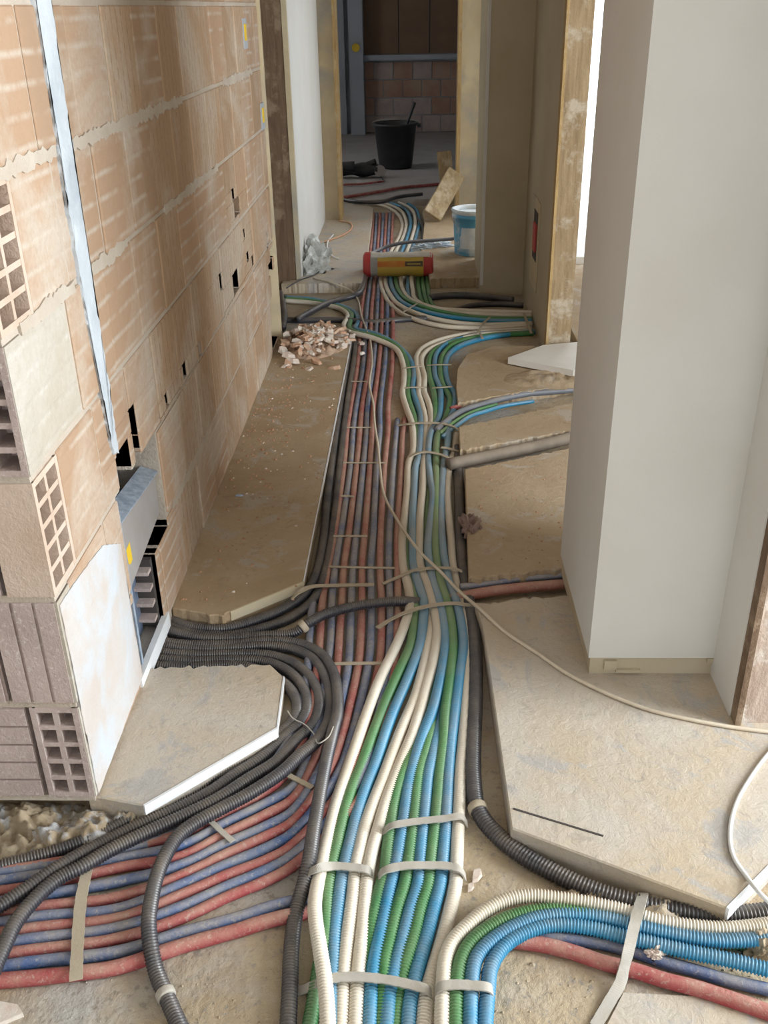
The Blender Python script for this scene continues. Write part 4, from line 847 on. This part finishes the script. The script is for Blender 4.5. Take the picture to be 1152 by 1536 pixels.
cs = np.array([(.02+.14*t, .0, .10+.05*t) for t in np.linspace(0, 1, 8)]); sweep('tool_handle', cs, np.full(8, .026), 10, M['plastic_black'], tl)
cs = np.array([(-.05-.25*t, -.05, .11+.01*t) for t in np.linspace(0, 1, 8)]); sweep('tool_motor', cs, np.linspace(.05, .03, 8), 10, M['plastic_black'], tl)
bm = bmesh.new(); lathe(bm, [(0, 0), (.055, 0), (.055, .012), (0, .012)], 20); o = obj('disc', bm, M['metal_panel'], tl); o.location = (.2, -.03, .06); o.rotation_euler.x = 1.4
# planks leaning by the right door lining
def plank(p, q, w, th, mat, label, name='plank'):
    p, q = Vector(p), Vector(q); t = (q-p).normalized(); s = t.cross(Vector((0, 1, 0))).normalized(); n = t.cross(s)
    bm = bmesh.new(); v = [bm.verts.new(a+s*i*w/2+n*j*th/2) for a in (p, q) for i, j in ((-1, -1), (1, -1), (1, 1), (-1, 1))]
    for f in ((0,1,2,3),(4,7,6,5),(0,4,5,1),(1,5,6,2),(2,6,7,3),(3,7,4,0)): bm.faces.new([v[i] for i in f])
    bmesh.ops.bevel(bm, geom=list(bm.edges), offset=.004, segments=1, affect='EDGES')
    return tag(obj(name, bm, mat), label, 'plank')
plank((.15, 7.66, .05), (.345, 7.90, .33), .15, .03, M['board'], 'slanting wooden plank leaning at the foot of the far doorway')
plank((.31, 8.35, .01), (.26, 8.45, .42), .12, .03, M['board'], 'upright wooden offcut behind the slanting plank')
plank((.30, 7.95, .012), (.52, 7.6, .012), .0, .0, M['board'], 'x') if False else None

# crumpled plastics
def crumple(name, loc, rx, ry, h, mat, label, seed, cat):
    bm = bmesh.new(); bmesh.ops.create_icosphere(bm, subdivisions=4, radius=1)
    for v in bm.verts:
        d = v.co.normalized(); k = 1+.55*noise.fractal(d*2.6+Vector((seed, 0, 0)), 1, 2, 4)
        v.co = Vector((d.x*rx*k, d.y*ry*k, max(0, (d.z+.25))*h*k))
    o = obj(name, bm, mat); o.location = loc; return tag(o, label, cat)
p = at_z(468, 404, 0)
crumple('plastic_wrap', p, .12, .14, .12, M['clear'], 'crumpled cloudy plastic wrap at the foot of the white wall', 2, 'plastic wrap')
crumple('crumpled_sheet', at_z(655, 369, 0), .09, .05, .03, M['paper_white'], 'crumpled white and blue sheet beside the blue pail', 6, 'sheet')
crumple('crumpled_sheet', at_z(634, 374, -.01), .07, .04, .025, M['paper_white'], 'small crumpled white sheet at the trench edge behind the bag', 9, 'sheet')
crumple('torn_sleeve', at_z(706, 795, -.02), .035, .07, .03, surface('torn_dark_sleeve', (.20, .13, .11), (.26, .18, .14), 20, rough=.8), 'torn dark sleeve at the trench edge before the brown floor', 4, 'sleeve')
crumple('mortar_blob', at_z(982, 1432, TRENCH+.02), .016, .012, .016, M['shard_pale'], 'mortar blob stuck on the lower blue right-hand conduit', 14, 'mortar')
crumple('mortar_blob', at_z(1140, 1428, TRENCH), .03, .02, .04, M['floor_low'], 'brown mortar blob at the right edge by the blue conduits', 15, 'mortar')

# ------------------------------------------------------------------ rubble before the left doorway
rr = random.Random(21)
def shard_mesh(seed, flat):
    q = random.Random(seed); bm = bmesh.new(); n = q.randint(4, 7); a0 = q.random()*6
    pts = [((.7+.5*q.random())*math.cos(a0+2*math.pi*k/n), (.5+.4*q.random())*math.sin(a0+2*math.pi*k/n)) for k in range(n)]
    lo = [bm.verts.new((x, y, -flat)) for x, y in pts]; hi = [bm.verts.new((x*.85+.05, y*.85, flat*(.6+.8*q.random()))) for x, y in pts]
    bm.faces.new(hi); bm.faces.new(lo[::-1])
    for k in range(n): bm.faces.new((lo[k], lo[(k+1) % n], hi[(k+1) % n], hi[k]))
    bmesh.ops.recalc_face_normals(bm, faces=bm.faces)
    me = bpy.data.meshes.new('shard'); bm.to_mesh(me); bm.free(); return me
SH = {}
for mk in ('shard', 'shard_pale'):
    for s in range(6):
        me = shard_mesh(s+(50 if mk == 'shard' else 90), .22+.1*(s % 3)); me.materials.append(M[mk]); SH[mk, s] = me
tag(lump_mesh('rubble_dust', -.50, 4.66, .185, .27, .065, -.006, surface('rubble_dust', (.46, .29, .19), (.50, .37, .27), 14, rough=.95, bump=.5), 31, 60, 60), 'brick dust heap under the broken shards by the doorway', 'rubble', kind='stuff')
for k in range(150):
    u, v = rr.gauss(0, .5), rr.gauss(0, .5)
    x, y = -.485+u*.17, 4.62+v*.27
    if x < WX+.02 or x > -.29: continue
    h = .06*max(0, 1-(u*u+v*v)*.6)
    s = rr.uniform(.010, .026)*(1.25 if rr.random() < .25 else 1)
    mk = 'shard_pale' if rr.random() < .45 else 'shard'
    o = link('brick_shard' if mk == 'shard' else 'plaster_shard', SH[mk, rr.randrange(6)], None); o.location = (x, y, h+s*.25); o.scale = (s*1.3, s, s)
    o.rotation_euler = (rr.uniform(-.6, .6), rr.uniform(-.6, .6), rr.uniform(0, 6.28))
    tag(o, 'orange brick shard in the rubble heap by the left doorway' if mk == 'shard' else 'pale plaster shard in the rubble heap by the left doorway', 'shard', 'shards of the rubble heap')
# big pale pieces that stand out
for (px, py, s, lab) in ((512, 502, .045, 'large white plaster piece on the rubble heap by the trench'), (439, 541, .036, 'white plaster lump at the near side of the rubble heap'), (543, 515, .020, 'white plaster crumb lying on the pipes beside the beige cable'), (543, 530, .018, 'white plaster crumb on the pipes, nearer one'), (512, 515, .05, 'flat pale plaster piece at the slab corner')):
    o = link('plaster_piece', SH['shard_pale', rr.randrange(6)], None); o.location = at_z(px, py, .02 if px < 530 else -.025); o.scale = (s, s*.8, s*.8); o.rotation_euler = (.2, .1, rr.uniform(0, 6))
    tag(o, lab, 'plaster piece')
# crumbs scattered on the long screed strip: nobody could count them
def scatter(name, n, fn, mat, label, smin, smax, seed):
    q = random.Random(seed); bm = bmesh.new()
    for k in range(n):
        x, y, z = fn(q); s = q.uniform(smin, smax)*q.uniform(.6, 1); a = q.random()*6
        b = [bm.verts.new((x+s*math.cos(a+t)*q.uniform(.7, 1.3), y+s*math.sin(a+t)*q.uniform(.6, 1.1), z-.001)) for t in (0, 1.6, 3.1, 4.6)]
        tpt = bm.verts.new((x+s*.2, y, z+s*q.uniform(.4, .9)))
        for i in range(4): bm.faces.new((b[i], b[(i+1) % 4], tpt))
    return tag(obj(name, bm, mat), label, 'rubble', kind='stuff')
def on_strip(q):
    y = min(4.6, max(2.3, q.gauss(3.5, .55))); x = WX+.01+abs(q.gauss(0, .14)); return (min(x, -.34), y, 0)
scatter('brick_crumbs', 420, on_strip, M['crumb'], 'orange brick crumbs strewn on the screed strip along the wall', .003, .011, 3)
scatter('plaster_crumbs', 70, on_strip, M['shard_pale'], 'pale plaster crumbs strewn on the screed strip along the wall', .003, .009, 4)
def in_trench(q): return (q.uniform(.08, .75), q.uniform(.95, 1.25), TRENCH)
scatter('mortar_crumbs', 200, in_trench, M['floor_low'], 'grey mortar crumbs on the low floor at lower right', .002, .008, 5)
def low_left(q): return (q.uniform(-.6, -.2), q.uniform(.9, 1.15), TRENCH)
scatter('mortar_crumbs', 100, low_left, M['floor_low'], 'pale mortar crumbs on the low floor at lower left', .002, .007, 6)
def strip_right(q): return (q.uniform(.22, .60), q.uniform(2.5, 3.1), 0)
scatter('soil_crumbs', 90, strip_right, M['crumb'], 'brown crumbs on the dusty floor behind the white pillar', .003, .009, 8)
o = link('plastic_chip', SH['shard', 1].copy(), None); o.data.materials[0] = M['metal_edge']; o.location = at_z(358, 743, .004); o.scale = (.014, .007, .008)
tag(o, 'small blue-grey plastic chip on the screed strip along the wall', 'chip')
# flat offcuts by the lower bundle
for px, py, s in ((715, 1312, .022), (706, 1330, .014)):
    o = link('mortar_chip', SH['shard_pale', 2], None); o.location = at_z(px, py, TRENCH+.006); o.scale = (s, s*.6, s*.4); o.rotation_euler.z = 1.1
    tag(o, 'flat mortar chip right of the lower straps' if s > .02 else 'smaller mortar chip right of the lower straps', 'mortar chip')
bm = bmesh.new(); prism(bm, [at_z(935, 1492, TRENCH), at_z(1080, 1500, TRENCH), at_z(1165, 1525, TRENCH), at_z(1165, 1560, TRENCH), at_z(900, 1560, TRENCH)], TRENCH-.003, TRENCH+.006)
tag(obj('mortar_sheet', bm, M['screed_grey']), 'flat grey mortar patch below the lowest red pipe at lower right', 'mortar')
bm = bmesh.new(); prism(bm, [at_z(-10, 1505, TRENCH), at_z(28, 1512, TRENCH), at_z(36, 1525, TRENCH), at_z(0, 1540, TRENCH), at_z(-10, 1540, TRENCH)], TRENCH-.002, TRENCH+.01)
tag(obj('plaster_chip', bm, M['shard_pale']), 'pale plaster chip in the lower left corner', 'plaster chip')
bpy.context.view_layer.update()
